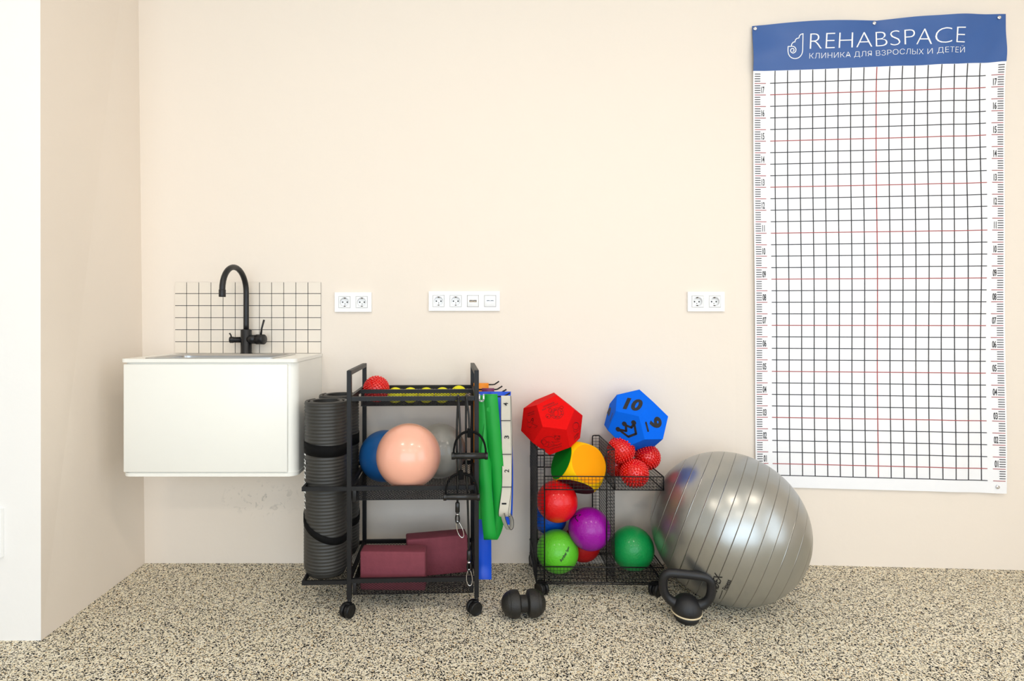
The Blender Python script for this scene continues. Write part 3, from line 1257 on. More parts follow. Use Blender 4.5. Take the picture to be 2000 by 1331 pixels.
SPK = spiky_mesh(.0475, 270, .0060, .0041)
sp0 = SPK.build('massage_ball', SPIKY)
tag(sp0, 'red spiky massage ball on the top tray of the tall trolley', 'massage ball', 'red spiky massage balls')
sp0.location = at(735, 760, 2.12)
sp0.scale = (.99,) * 3
SPK_SPOTS = [
    (at(1213, 879, 2.075), 1.0, 'red spiky massage ball topmost in the basket, just under the crown'),
    (at(1264, 893, 2.115), .97, 'red spiky massage ball under the nine, right in the wire basket'),
    (at(1239, 925, 2.035), 1.02, 'red spiky massage ball lowest at the front of the wire basket'),
    (at(1203, 907, 2.145), .96, 'red spiky massage ball mostly hidden behind the others at the basket left'),
]
for i, (c, s, lb) in enumerate(SPK_SPOTS):
    o = sp0.copy()
    COL.objects.link(o)
    o.location = c
    o.scale = (s,) * 3
    o.rotation_euler = (i * 1.1, i * .7, i * 2.0)
    o['label'] = lb

# yellow balls on the top tray
YEL = mat('yellow_felt', rgb(240, 232, 20), 0.7, noise=0.06, nscale=60, bump=0.2, bscale=500)
SEAM = mat('yellow_seam', rgb(196, 190, 20), 0.7, noise=0.05)
ty0 = None
lbs = ['yellow ball in the top tray, leftmost, against the red spiky ball', 'yellow ball in the top tray, second from the left',
       'yellow ball in the top tray, middle of five', 'yellow ball in the top tray, second from the right',
       'yellow ball in the top tray, rightmost, sitting a little higher']
for i, px in enumerate((772, 801.5, 832.6, 864.3, 896)):
    c = at(px, 772.5 if i < 4 else 769, 2.118)
    if ty0 is None:
        ty0 = thing('tennis_ball', c, lbs[0], 'ball', 'yellow balls in the top tray')
        mb = MB()
        mb.sphere((0, 0, 0), .0309, 32, 18)
        mb.build('felt_cover', YEL, ty0)
        mb = MB()
        pts = []
        for k in range(80):
            t = 2 * pi * k / 80
            a, b = .44 * 1.6, .0
            x = cos(t) * 1.0 + .35 * cos(3 * t)
            y = sin(t) * 1.0 - .35 * sin(3 * t)
            z = 1.15 * sin(2 * t)
            pts.append(V((x, y, z)).normalized() * .0307)
        mb.tube(pts, .0009, 6, closed=True)
        mb.build('seam', SEAM, ty0)
        o = ty0
    else:
        o = copy_tree(ty0)
        o['label'] = lbs[i]
        o.location = c
    o.rotation_euler = (i * .9, i * 1.7, i * 2.3)

# foam blocks
BURG = mat('burgundy_foam', rgb(122, 54, 66), 0.8, noise=0.16, nscale=45, bump=0.25, bscale=120)


def block(loc, rz, label, dims, tilt=0):
    mb = MB()
    mb.rbox((0, 0, 0), dims, .006, seg=3)
    o = mb.build('yoga_block', BURG)
    o.location = loc
    o.rotation_euler = (0, tilt, rz)
    return tag(o, label, 'yoga block', 'burgundy foam blocks')


block(at(703, 0, 1.887).to_2d().to_3d() + V((0, 0, .0672)), R(-1.2), 'burgundy foam yoga block at the front left of the bottom shelf', (.228, .064, .135))
b2 = V((at(796, 0, 1.975).x, 1.975 - DC, .0672))
block(b2, R(10), 'burgundy foam yoga block leaning behind the front one, bottom shelf right', (.225, .068, .140), R(-1.0))

# ------------------------------------------------------------------ resistance tubes over the top front rail
TUBE = mat('black_latex_tube', rgb(18, 18, 19), 0.35, noise=0.05)
GRIP = mat('black_grip', rgb(20, 20, 21), 0.28, noise=0.05)
ZF = 1.822       # just in front of the front rail


def resistance(label, apex, bar_y, bx, top, back, sleeve_y, hook_px, lean):
    c0 = at(*top, ZF)
    t = thing('resistance_tube', c0, label, 'resistance tube', 'resistance tubes over the top rail')
    L = lambda px, py, Z=ZF: at(px, py, Z) - c0
    mb = MB()
    zt = ZS[2] + RH / 2 + .006
    a = L(*apex)
    p1 = L(top[0], top[1] + 8)
    rail_y = TM @ V((0, .0075, 0))
    mid = [L(apex[0] - .3 * (apex[0] - top[0]), (apex[1] + top[1]) / 2), p1]
    topz = zt - c0.z
    xr = p1.x
    yr = 0
    arch = [V((xr - .001, -.001, topz - .004)), V((xr - .002, .010, topz)), V((xr - .003, .021, topz - .004)), V((xr - .003, .0245, topz - .02))]
    end = L(*back, ZF + .028)
    down = [arch[-1].lerp(end, .35) + V((-.004, 0, 0)), arch[-1].lerp(end, .7) + V((-.001, 0, 0)), end]
    pts = catmull([a] + mid + arch + down, 5)
    mb.tube(pts, .0038, 10)
    mb.build('latex_tube', TUBE, t)
    # handle
    mb = MB()
    l, r_ = L(bx[0] + 3, bar_y), L(bx[1] - 3, bar_y)
    ctr = (l + r_) / 2
    hh_ = a.z - ctr.z
    hw_ = (r_ - l).length / 2
    for sg in (-1, 1):
        arc = []
        for k in range(9):
            q = k / 8
            ang = q * pi / 2
            arc.append(ctr + V((sg * hw_ * sin(ang) ** .9, 0, hh_ * .97 * cos(ang) ** .8 if k < 8 else 0)))
        mb.ribbon(arc, [V((0, -.0075, 0))] * 9, .0065)
    mb.rbox((a.x - .008, -.010, a.z - .022), (a.x + .008, .010, a.z + .008), .003)
    hd_ = mb.build('handle_strap', STRAP, t)
    mb = MB()
    ax = M.Translation(l - V((.007, 0, 0))) @ M.Rotation(pi / 2, 4, 'Y')
    Lg = (r_ - l).length + .014
    mb.lathe([(.012, 0), (.0125, .002), (.0125, .010), (.0105, .011), (.0105, Lg - .011), (.0125, Lg - .010), (.0125, Lg - .002), (.012, Lg)], 20, ax)
    mb.build('grip', GRIP, hd_)
    mb = MB()
    e = end
    mb.lathe([(.004, .004), (.0075, 0), (.0078, -.030), (.005, -.034)], 14, M.Translation(e))
    sl_ = mb.build('end_sleeve', GRIP, t)
    mb = MB()
    e2 = e + V((0, 0, -.036))
    mb.lathe([(.0062, 0), (.0062, -.004)], 14, M.Translation(e2))
    mb.build('ferrule', CHROME, t)
    mb = MB()
    ring = [e2 + V((.0058 * sin(2 * pi * k / 20), 0, -.0175 - .015 * cos(2 * pi * k / 20))) for k in range(20)]
    mb.tube(ring, .0032, 8, closed=True)
    mb.build('cord_loop', TUBE, t)
    # carabiner
    mb = MB()
    e3 = e2 + V((0, 0, -.030))
    cpts = []
    for k in range(28):
        ang = 2 * pi * k / 28
        zz = -.026 + .028 * cos(ang)
        ww = (.0075 + .0045 * (-zz / .056)) * sin(ang)
        cpts.append(e3 + V((ww + lean * (-zz), -.001, zz + .002)))
    mb.tube(cpts, .0016, 8, closed=True)
    mb.build('carabiner', CHROME, t)['label'] = 'silver carabiner'
    return t


resistance('black resistance tube with the higher handle, nearest the trolley right leg', (917, 842), 891, (883, 952), (912, 778), (916, 1077), 1090, None, .05)
resistance('black resistance tube with the lower handle, left of the other tube', (900, 924), 971, (867, 936), (896, 778), (893.5, 983), 1000, None, .30)

# ------------------------------------------------------------------ bands on the hooks
GREEN = mat('green_latex', rgb(0, 156, 50), 0.5, noise=0.05, nscale=14)
BLUEL = mat('blue_latex', rgb(6, 80, 214), 0.42, noise=0.06, nscale=10)
ORANGE = mat('orange_latex', rgb(248, 146, 20), 0.45, noise=0.05)
PLUM = mat('plum_latex', rgb(120, 45, 90), 0.45, noise=0.05)
OFFWHITE = mat('off_white_elastic', rgb(208, 201, 186), 0.75, noise=0.04, nscale=60, bump=0.1, bscale=300)
DKGREY = mat('dark_grey_edge', rgb(60, 58, 60), 0.7, noise=0.05)


def hook_w(i, dx):
    y, z, L = HOOKS[i]
    return TM @ V((TW + dx, y, z))


def drape(name, label, i, dx0, dx1, zf, zb, material, cat='resistance band', sep=.012, th=.0018, kink=0.0, taper=None):
    """band folded over hook i, hanging to zf in front and zb behind"""
    top = hook_w(i, (dx0 + dx1) / 2)
    hw_ = (dx1 - dx0) / 2
    t = V((top.x, top.y, top.z))
    pts, wv = [], []
    n = 12
    for k in range(n):
        q = k / n
        z = zf + (top.z - .003 - zf) * q
        pts.append(V((kink * sin(pi * q * 1.3), -sep * (.6 + .4 * (1 - q)) + .004 * sin(5 * q), z - top.z)))
        f_ = 1 + (taper or 0) * (1 - q)
        wv.append(V((hw_ * f_, .003 * sin(4 * q), 0)))
    for a in (150, 110, 70, 30):
        pts.append(V((0, .006 * cos(R(a)), .0045 * sin(R(a)))))
        wv.append(V((hw_, 0, 0)))
    for k in range(n):
        q = 1 - (k + 1) / n
        z = zb + (top.z - .003 - zb) * q
        pts.append(V((kink * sin(pi * q), sep * (.6 + .4 * (1 - q)), z - top.z)))
        wv.append(V((hw_, -.003 * sin(4 * q), 0)))
    mb = MB()
    mb.ribbon(pts, wv, th)
    o = mb.build(name, material)
    o.location = t
    return tag(o, label, cat, 'bands hanging on the trolley hooks')


drape('resistance_band', 'orange latex band over the rearmost trolley hook', 0, -.004, .056, .36, .40, ORANGE, th=.004)
drape('resistance_band', 'plum latex band over a hook, just in front of the orange one', 1, .026, .074, .38, .42, PLUM)
drape('resistance_band', 'wide blue latex band hanging behind the white numbered strap', 2, .004, .128, .250, .30, BLUEL, kink=.006, taper=.06)
drape('resistance_band', 'narrow long blue band reaching lowest, almost to the floor behind the green loops', 2, -.006, .052, .055, .12, BLUEL, sep=.028, taper=.1)
# dark green loop with a white mark
g2 = drape('resistance_band', 'green loop band with a white mark, nearest the trolley leg', 3, -.004, .046, .30, .32, GREEN, sep=.010)
mb = MB()
tp = g2.location
ctr = at(940.5, 779, tp.y + DC - .0135) - tp
mb.stroke([ctr + V((-.0075, 0, .014)), ctr + V((-.0075, 0, -.004)), ctr + V((-.004, 0, -.009)), ctr + V((.004, 0, -.009)), ctr + V((.0075, 0, -.004)), ctr + V((.0075, 0, .014))], (0, -1, 0), .0052)
mb.build('white_mark', WHITEINK, g2)['label'] = 'white printed mark'
# bright green loop, twisted
top = hook_w(3, .052)
Z0 = top.y + DC
path = [(948, 778, Z0 + .012, (.020, .004)), (952, 815, Z0 + .010, (.012, .018)), (951, 850, Z0 - .002, (.014, .018)), (949, 890, Z0 - .016, (.019, .010)), (949, 950, Z0 - .022, (.0215, 0)), (953, 1010, Z0 - .024, (.0225, 0)),
        (956.5, 1045, Z0 - .024, (.0225, 0)), (957.5, 1054, Z0 - .012, (.0225, 0)), (962, 1051, Z0 + .004, (.0225, .002)), (970, 1030, Z0 + .004, (.0225, .004)), (975.5, 990, Z0 - .004, (.0225, .002)), (972, 930, Z0 - .010, (.0235, 0)), (966, 860, Z0 - .012, (.0240, 0)),
        (960.5, 800, Z0 - .012, (.0245, 0)), (958.5, 776, Z0 - .009, (.0245, 0)), (958.5, 771, Z0 - .002, (.0245, 0)), (957, 771, Z0 + .006, (.0245, 0))]
cp = catmull([at(a, b, c) - top for a, b, c, d in path], 5)
wvs = catmull([V((d[0], d[1], 0)) for a, b, c, d in path], 5)
mb = MB()
mb.ribbon(cp, wvs, .0022)
o = mb.build('resistance_band', GREEN)
o.location = top
tag(o, 'bright green latex loop twisted at the bottom, left of the white numbered strap', 'resistance band', 'bands hanging on the trolley hooks')
# white numbered strap
top = hook_w(3, .103)
nt_ = thing('numbered_strap', top, 'off-white elastic strap marked 4 3 2 1 on the front hook', 'resistance band', 'bands hanging on the trolley hooks')
Z0 = top.y + DC - .010
fr = [(987.5, 774, Z0 + .006), (987.8, 779, Z0), (988, 822, Z0), (989, 854, Z0 - .001), (989.5, 888, Z0), (990, 921, Z0 - .003), (989.5, 952, Z0), (985.5, 985, Z0 - .006), (983.5, 1000, Z0 - .006), (984, 1008, Z0 + .004), (988, 1004, Z0 + .012), (990, 960, Z0 + .014), (991, 880, Z0 + .015), (990, 800, Z0 + .015), (988.5, 774, Z0 + .014)]
cp = catmull([at(*p) - top for p in fr], 6)
mb = MB()
mb.ribbon(cp, [V((.0175, .0005, 0))] * len(cp), .0022, 0, .07, 1)
st_ = mb.build('strap_loop', [OFFWHITE, DKGREY], nt_)
fz = lambda py, off=-.0022: at(*[(987.8 + (1.9 if 840 < py < 960 else 0)), py, Z0 + off - (.004 if py > 965 else .001)]) - top
for py in (822, 888, 952):
    mb = MB()
    c = fz(py, -.0035)
    mb.box((c.x - .0175, c.y - .0002, c.z - .0014), (c.x + .0175, c.y + .0004, c.z + .0014))
    mb.build('stitch_line', DKGREY, nt_)
for s_, py, dx in (('4', 790, 0), ('3', 854.5, 0), ('2', 920.5, 0), ('1', 984.5, -3.2)):
    mb = MB()
    c = fz(py, -.0042)
    c.x += dx / 550
    wg = .0115 if s_ != '1' else .006
    put_text(mb, s_, lambda x, y: c + V((-(y - .5) * .0165, 0, (x - .5) * wg)), bold=.012)
    mb.build('numeral', INK, nt_)
mb = MB()
c1, c2 = at(985, 1006, Z0) - top, at(994, 1024, Z0) - top
lp = [at(982, 1003, Z0 - .001) - top, at(983.5, 1014, Z0 - .003) - top, at(988, 1026, Z0 - .005) - top, at(994, 1035, Z0 - .002) - top, at(999, 1030, Z0 + .012) - top, at(999, 1016, Z0 + .02) - top, at(994, 1004, Z0 + .014) - top]
cp = catmull(lp, 5)
mb.ribbon(cp, [V((.006, -.012, .004))] * len(cp), .002, 0, .1, 1)
mb.build('end_loop', [OFFWHITE, DKGREY], nt_)

# ------------------------------------------------------------------ low wire cart
CW, CD = .462, .252
CRZ = R(-1.0)
CROOT = V((.249, -.270, 0))
cart = thing('wire_cart', CROOT, 'low black wire-mesh ball cart on castors between the trolley and the large silver ball', 'cart', rz=CRZ)
WT = .0022
CZ0, CZ1 = .052, .108
mb = MB()
mb.wiregrid((0, 0, CZ0), (1, 0, 0), (0, 1, 0), CW, CD, .0125, .0012)
for (o_, ux, L_) in (((0, 0, CZ0), (1, 0, 0), CW), ((0, CD, CZ0), (1, 0, 0), CW), ((0, 0, CZ0), (0, 1, 0), CD), ((CW, 0, CZ0), (0, 1, 0), CD)):
    mb.wiregrid(o_, ux, (0, 0, 1), L_, CZ1 - CZ0, .0125, .0012)
for z, r_ in ((CZ0, .0025), (CZ1, .0024), (CZ0 - .006, .0022)):
    c = [(0, 0, z), (CW, 0, z), (CW, CD, z), (0, CD, z)]
    for a, b in zip(c, c[1:] + c[:1]):
        mb.tube([a, b], r_, 8)
mb.build('bottom_tray', BLACKWIRE, cart)
MX = .284
PH = .537
LIP = .028


def end_panel(x, sg):
    """tall mesh end of the bin with returns facing inward (sg = direction of the bin)"""
    mb = MB()
    z0 = CZ0
    hgt = PH - z0
    mb.wiregrid((x, .003, z0), (0, 1, 0), (0, 0, 1), CD - .006, hgt, .0125, .0012)
    for y in (.003, CD - .003):
        mb.wiregrid((x, y, z0), (sg, 0, 0), (0, 0, 1), LIP, hgt, .0125, .0012)
        xr = x + sg * LIP
        mb.tube([(xr, y, z0), (xr, y, PH - .006), (xr - sg * .002, y, PH - .002), (xr - sg * .006, y, PH), (x, y, PH)], .0024, 8)
    mb.tube([(x, .003, PH), (x, CD - .003, PH)], .0024, 8)
    for y in (.003, CD - .003):
        mb.tube([(x, y, z0), (x, y, PH)], .0012, 6)
    return mb.build('end_panel', BLACKWIRE, cart)


end_panel(.0015, 1)
end_panel(MX, -1)
BZ0, BZ1 = .390, .4385
mb = MB()
mb.wiregrid((LIP, 0.001, BZ0), (1, 0, 0), (0, 0, 1), MX - LIP, BZ1 - BZ0, .0135, .0012, border=.0023)
mb.build('front_band', BLACKWIRE, cart)
mb = MB()
mb.wiregrid((.002, CD - .001, .405), (1, 0, 0), (0, 0, 1), MX, .049, .0135, .0012, border=.0023)
mb.build('back_band', BLACKWIRE, cart)
mb = MB()
x0, x1 = MX + .002, CW
mb.wiregrid((x0, .001, BZ0), (1, 0, 0), (0, 1, 0), x1 - x0, CD - .02, .0125, .0012, border=.002)
mb.wiregrid((x0, .001, BZ0), (1, 0, 0), (0, 0, 1), x1 - x0, BZ1 - BZ0, .0125, .0012, border=.0023)
mb.wiregrid((x0, CD - .019, BZ0), (1, 0, 0), (0, 0, 1), x1 - x0, BZ1 - BZ0, .0125, .0012, border=.002)
mb.wiregrid((x1, .001, BZ0), (0, 1, 0), (0, 0, 1), CD - .02, BZ1 - BZ0, .0125, .0012, border=.0023)
mb.build('side_basket', BLACKWIRE, cart)
for x, y, a in ((.014, .018, R(35) + pi), (CW - .018, .018, R(-50) + pi), (.018, CD - .018, R(10)), (CW - .018, CD - .018, R(-30))):
    caster(cart, x, y, a, .0240, .050, .013)

# balls in the cart
RED = bumpy('red_coated_foam', rgb(222, 14, 18), 0.3)
BLU = bumpy('blue_coated_foam', rgb(6, 84, 190), 0.4)
PUR = bumpy('purple_coated_foam', rgb(150, 6, 152), 0.3)
LIM = bumpy('lime_coated_foam', rgb(92, 190, 40), 0.36)
GRN = bumpy('green_coated_foam', rgb(14, 150, 74), 0.34)
DRED = bumpy('dark_red_coated_foam', rgb(190, 14, 20), 0.4)
G = 'foam balls in the wire cart'
FZ = CZ0 + .001
ball('foam_ball', (.335, -.200, .324), .0772, RED, 'bright red foam ball above the blue one in the wire cart', group=G)
ball('foam_ball', (.325, -.088, .222), .066, BLU, 'blue foam ball tucked behind the red and lime ones', group=G)
pb = ball('foam_ball', (.4565, -.206, .222), .0785, PUR, 'purple foam ball with a small black mark in the wire cart', group=G)
lb = ball('foam_ball', (.338, -.193, FZ + .079), .079, LIM, 'lime green foam ball with black lettering, lower left in the cart', group=G)
ball('foam_ball', (.452, -.098, FZ + .072), .072, DRED, 'dark red foam ball on the tray, under the purple one', group=G)
ball('foam_ball', (.628, -.172, FZ + .0815), .0815, GRN, 'emerald green foam ball alone on the right of the bottom tray', group=G)
CAM = V((0, -DC, HC))


def sphere_pt(c, r, px, py):
    """where the line of sight through (px, py) meets the sphere, local to its centre"""
    d = (at(px, py, 1.0) - CAM).normalized()
    oc = CAM - V(c)
    b = oc.dot(d)
    disc = b * b - (oc.length_squared - r * r)
    k = -b - sqrt(max(0.0, disc))
    return (CAM + d * k - V(c)).normalized() * (r + .0007)


def sphere_text(mb, s, c, r, anchor, right, hgt, length, x0=0.0, **kw):
    """text wrapped on a sphere from anchor pixel along a pixel direction"""
    a = sphere_pt(c, r, *anchor)
    b = sphere_pt(c, r, anchor[0] + right[0], anchor[1] + right[1])
    n = a.normalized()
    tx = (b - a)
    tx = (tx - n * tx.dot(n)).normalized()
    ty = n.cross(tx)
    R0 = r + .0007

    def fn(x, y):
        p = n + tx * ((x - x0) * length / R0) + ty * (y * hgt / R0)
        return p.normalized() * R0
    put_text(mb, s, fn, **kw)


mb = MB()
lc = lb.location
sphere_text(mb, 'Amber Sport', lc, .079, (1098, 1100), (11, -18), .0150, .080, bold=.025)
mb.build('lettering', INK, lb)
mb = MB()
pc = pb.location
for pl in ([(1119, 1012), (1124, 1008), (1134, 1006)], [(1124, 1008), (1124, 1013), (1129, 1019)], [(1134, 1006), (1131, 1009)]):
    pp = [sphere_pt(pc, .0785, *q) for q in pl]
    mb.stroke(pp, pp[0], .0035)
mb.build('black_mark', INK, pb)

# yellow foam ball-die: a sphere cut by six coloured round faces
n1 = V((.36, -.84, .40)).normalized()
n3 = V((-.27, -.50, -.82))
n3 = (n3 - n1 * n3.dot(n1)).normalized()
n2 = n3.cross(n1)
if n2.x > 0:
    n2 = -n2
YR_, cut = .106, .0765
fc_ = [(n1, 1), (n2, 2), (n3, 3), (-n1, 2), (-n2, 1), (-n3, 3)]
yc = at(1129, 914, 2.095)
mb = MB()
nu, nv = 96, 64
FOAMY = mat('yellow_foam', rgb(255, 200, 0), 0.7, spec=0.15, noise=0.03, bump=0.08, bscale=300)
FOAMO = mat('orange_foam', rgb(252, 160, 0), 0.7, spec=0.15, noise=0.03, bump=0.08, bscale=300)
FOAMG = mat('green_foam', rgb(0, 138, 30), 0.7, spec=0.15, noise=0.03, bump=0.08, bscale=300)
FOAMM = mat('maroon_foam', rgb(58, 10, 24), 0.6, noise=0.03, bump=0.08, bscale=300)
bm = bmesh.new()
bmesh.ops.create_uvsphere(bm, u_segments=nu, v_segments=nv, radius=YR_)
for k, (nn, mi) in enumerate(fc_):
    res = bmesh.ops.bisect_plane(bm, geom=list(bm.verts) + list(bm.edges) + list(bm.faces), plane_co=nn * cut, plane_no=nn, clear_outer=True)
    ed = [e for e in res['geom_cut'] if isinstance(e, bmesh.types.BMEdge)]
    fl = bmesh.ops.edgeloop_fill(bm, edges=ed, mat_nr=mi)
    for f in fl['faces']:
        f.material_index = mi
bmesh.ops.recalc_face_normals(bm, faces=list(bm.faces))
me = bpy.data.meshes.new('foam_dice_ball')
bm.to_mesh(me)
bm.free()
for m_ in (FOAMY, FOAMO, FOAMG, FOAMM):
    me.materials.append(m_)
for p in me.polygons:
    p.use_smooth = p.material_index == 0
o = bpy.data.objects.new('foam_dice', me)
COL.objects.link(o)
o.location = yc
tag(o, 'yellow rounded foam die with orange and green round faces, below the red die', 'foam die')

# ------------------------------------------------------------------ twelve-sided foam dice
PHI = (1 + 5 ** .5) / 2
DV = [V((a, b, c)) for a in (-1, 1) for b in (-1, 1) for c in (-1, 1)]
for a in (-1, 1):
    for b in (-1, 1):
        DV += [V((0, a / PHI, b * PHI)), V((a / PHI, b * PHI, 0)), V((a * PHI, 0, b / PHI))]
DV = [v / sqrt(3) for v in DV]
DN = []
for a in (-1, 1):
    for b in (-1, 1):
        DN += [V((a, 0, b * PHI)), V((0, b * PHI, a)), V((b * PHI, a, 0))]
DN = [n.normalized() for n in DN]


def dface(i):
    n = DN[i]
    idx = sorted(range(20), key=lambda k: -DV[k].dot(n))[:5]
    u = (DV[idx[0]] - n * DV[idx[0]].dot(n)).normalized()
    w_ = n.cross(u)
    return sorted(idx, key=lambda k: math.atan2(DV[k].dot(w_), DV[k].dot(u)))


class Die:
    def __init__(self, rot, c, r, material, label):
        self.rot = M(rot)
        self.c = V(c)
        self.r = r
        bm = bmesh.new()
        vs = [bm.verts.new(self.rot @ v * r) for v in DV]
        for i in range(12):
            bm.faces.new([vs[k] for k in dface(i)])
        bmesh.ops.bevel(bm, geom=list(bm.edges), offset=.0012, segments=2, profile=.5, affect='EDGES')
        mb = MB()
        mb.from_bm(bm, 0, False)
        self.o = mb.build('foam_dice', material)
        self.o.location = c
        tag(self.o, label, 'foam die')

    def pt(self, i, px, py, off=.0006):
        """printed point on face i"""
        n = self.rot @ DN[i]
        p0 = self.c + n * (self.r * DV[dface(i)[0]].dot(DN[i]))
        d = at(px, py, 1.0) - CAM
        k = (p0 - CAM).dot(n) / d.dot(n)
        return CAM + d * k + n * off - self.c

    def n(self, i):
        return self.rot @ DN[i]

    def text(self, mb, i, s, o, right, up, **kw):
        """o: pixel of the lower-left corner; right, up: pixel vectors of the text box"""
        put_text(mb, s, lambda x, y: self.pt(i, o[0] + right[0] * x + up[0] * y, o[1] + right[1] * x + up[1] * y), **kw)

    def line(self, mb, i, pts, wd, closed=False, sm=True):
        if sm:
            pts = [(p.x, p.y) for p in catmull([(a, b, 0) for a, b in pts], 5, closed)]
        mb.stroke([self.pt(i, *p) for p in pts], self.n(i), wd, closed=closed)


def sc_pts(pts, s, ox, oy):
    return [(ox + a / s, oy + b / s) for a, b in pts]


def ell(cx, cy, rx, ry, rot=0, n=14):
    return [(cx + rx * cos(2 * pi * k / n) * cos(rot) - ry * sin(2 * pi * k / n) * sin(rot),
             cy + rx * cos(2 * pi * k / n) * sin(rot) + ry * sin(2 * pi * k / n) * cos(rot)) for k in range(n)]


FRED = mat('red_foam', rgb(224, 12, 12), 0.8, noise=0.07, nscale=120, bump=0.15, bscale=420, spec=0.12)
FBLU = mat('blue_foam', rgb(0, 104, 236), 0.8, noise=0.04, nscale=120, bump=0.12, bscale=420, spec=0.12)
FAINT = mat('dark_red_print', rgb(70, 6, 8), 0.7, noise=0.05)
rd = Die([[-.8398, -.1833, .511], [.3524, .532, .7699], [-.413, .8267, -.3821]], (.3233, -.1464, .6102), .123, FRED,
         'red twelve-sided foam die with line drawings, balanced on top of the cart')
mb = MB()
RS = lambda L: sc_pts(L, 9.507, 1010, 760)
lw = .0011
# turtle face (0)
rd.line(mb, 0, RS(ell(742, 455, 118, 100, -.25)), lw, True)
rd.line(mb, 0, RS(ell(738, 455, 88, 74, -.25)), lw, True)
rd.line(mb, 0, RS(ell(722, 455, 42, 58, .1)), lw, True)
for k in range(8):
    a = k * pi / 4 + .3
    rd.line(mb, 0, RS([(738 + 60 * cos(a), 455 + 55 * sin(a)), (742 + 112 * cos(a), 455 + 92 * sin(a))]), lw, sm=False)
rd.line(mb, 0, RS(ell(578, 510, 46, 38, .3)), lw, True)
rd.line(mb, 0, RS(ell(566, 520, 8, 8)), lw * 1.5, True)
rd.line(mb, 0, RS(ell(612, 400, 22, 40, .2)), lw, True)
rd.line(mb, 0, RS(ell(826, 345, 32, 26, .2)), lw, True)
rd.text(mb, 0, 'ПЕРЕВЕРНИСЬ', RS([(487, 352)])[0], (205 / 9.507, -85 / 9.507), (-6 / 9.507, -30 / 9.507))
rd.text(mb, 0, 'КАК ЧЕРЕПАХА', RS([(470, 410)])[0], (290 / 9.507, -125 / 9.507), (-6 / 9.507, -30 / 9.507))
# bear face (1)
rd.line(mb, 1, RS([(445, 985), (470, 935), (540, 895), (610, 882), (690, 905)]), lw)
rd.line(mb, 1, RS(ell(745, 912, 50, 40, .1)), lw, True)
for e in ((702, 878), (782, 878)):
    rd.line(mb, 1, RS(ell(e[0], e[1], 14, 12)), lw, True)
rd.line(mb, 1, RS(ell(752, 925, 16, 11)), lw * 1.3, True)
rd.line(mb, 1, RS([(445, 985), (500, 1060), (560, 1070), (590, 1020), (560, 985), (600, 990), (650, 1040), (690, 1030), (640, 980), (700, 990), (790, 970)]), lw)
rd.line(mb, 1, RS(ell(500, 985, 45, 40, .3)), lw, True)
rd.text(mb, 1, 'ПРОЙДИСЬ КАК', RS([(562, 1105)])[0], (272 / 9.507, -75 / 9.507), (-3 / 9.507, -28 / 9.507))
rd.text(mb, 1, 'БУРЫЙ МЕДВЕДЬ', RS([(615, 1140)])[0], (215 / 9.507, -70 / 9.507), (-3 / 9.507, -28 / 9.507))
# left face (6): jumping figure
rd.line(mb, 6, RS([(180, 545), (200, 610), (245, 620), (270, 570), (300, 560), (300, 610), (270, 640), (330, 670), (375, 690), (330, 730)]), lw)
rd.line(mb, 6, RS([(200, 610), (190, 680), (230, 715), (270, 700)]), lw)
rd.line(mb, 6, RS(ell(288, 572, 16, 24)), lw * 1.6, True)
rd.text(mb, 6, 'ПРЫГАЙ', RS([(200, 470)])[0], (118 / 9.507, -40 / 9.507), (-2 / 9.507, -26 / 9.507))
rd.text(mb, 6, 'КАК ЗАЯЦ', RS([(195, 512)])[0], (128 / 9.507, -38 / 9.507), (-2 / 9.507, -26 / 9.507))
# right face (2)
rd.line(mb, 2, RS(ell(1090, 690, 55, 70, .2)), lw, True)
rd.line(mb, 2, RS([(1040, 770), (1080, 800), (1130, 770), (1160, 730), (1140, 690)]), lw)
rd.line(mb, 2, RS([(1060, 640), (1100, 625), (1130, 650)]), lw)
rd.text(mb, 2, 'КРУТИСЬ', RS([(1055, 918)])[0], (88 / 9.507, -85 / 9.507), (-1 / 9.507, -30 / 9.507))
rd.text(mb, 2, 'КАК ЮЛА', RS([(1060, 958)])[0], (76 / 9.507, -78 / 9.507), (-1 / 9.507, -30 / 9.507))
mb.build('printed_pictures', FAINT, rd.o)
bd = Die([[-.3104, -.8081, .5007], [-.2412, .5764, .7807], [-.9195, .1215, -.3738]], (.6538, -.1285, .6159), .125, FBLU,
         'blue twelve-sided foam die with black numbers, on the red spiky balls')
BS = lambda L: sc_pts(L, 6.493, 1170, 755)
q = 6.493


def die_mark(name, fn):
    mb = MB()
    fn(mb)
    return mb.build(name, INK, bd.o)


die_mark('number', lambda mb: bd.text(mb, 0, '10', BS([(298, 288)])[0], (238 / q, 36 / q), (26 / q, -150 / q), bold=.05, spacing=1.02, shear=.2))


def nine(mb):
    bd.text(mb, 1, '9', BS([(622, 425)])[0], (42 / q, 134 / q), (146 / q, -54 / q), bold=.05)


def six(mb):
    bd.text(mb, 4, '6', BS([(158, 268)])[0], (-26 / q, 112 / q), (-38 / q, -4 / q), bold=.05)


def crown(mb):
    cr = BS([(250, 548), (345, 567), (340, 494), (412, 524), (445, 470), (470, 602), (372, 640)])
    bd.line(mb, 6, cr, .0088, True, False)
    for p in BS([(242, 545), (322, 477), (440, 461)]):
        mb.disc(bd.pt(6, *p, .0008), bd.n(6), .0095, 16)
    bd.line(mb, 6, BS([(322, 477), (342, 494)]), .0088, sm=False)


die_mark('number', nine)
die_mark('number', six)
die_mark('underline', lambda mb: bd.line(mb, 1, BS([(594, 462), (621, 566)]), .0085, sm=False))
die_mark('underline', lambda mb: bd.line(mb, 4, BS([(172, 345), (140, 440)]), .0070, sm=False))
die_mark('crown_symbol', crown)

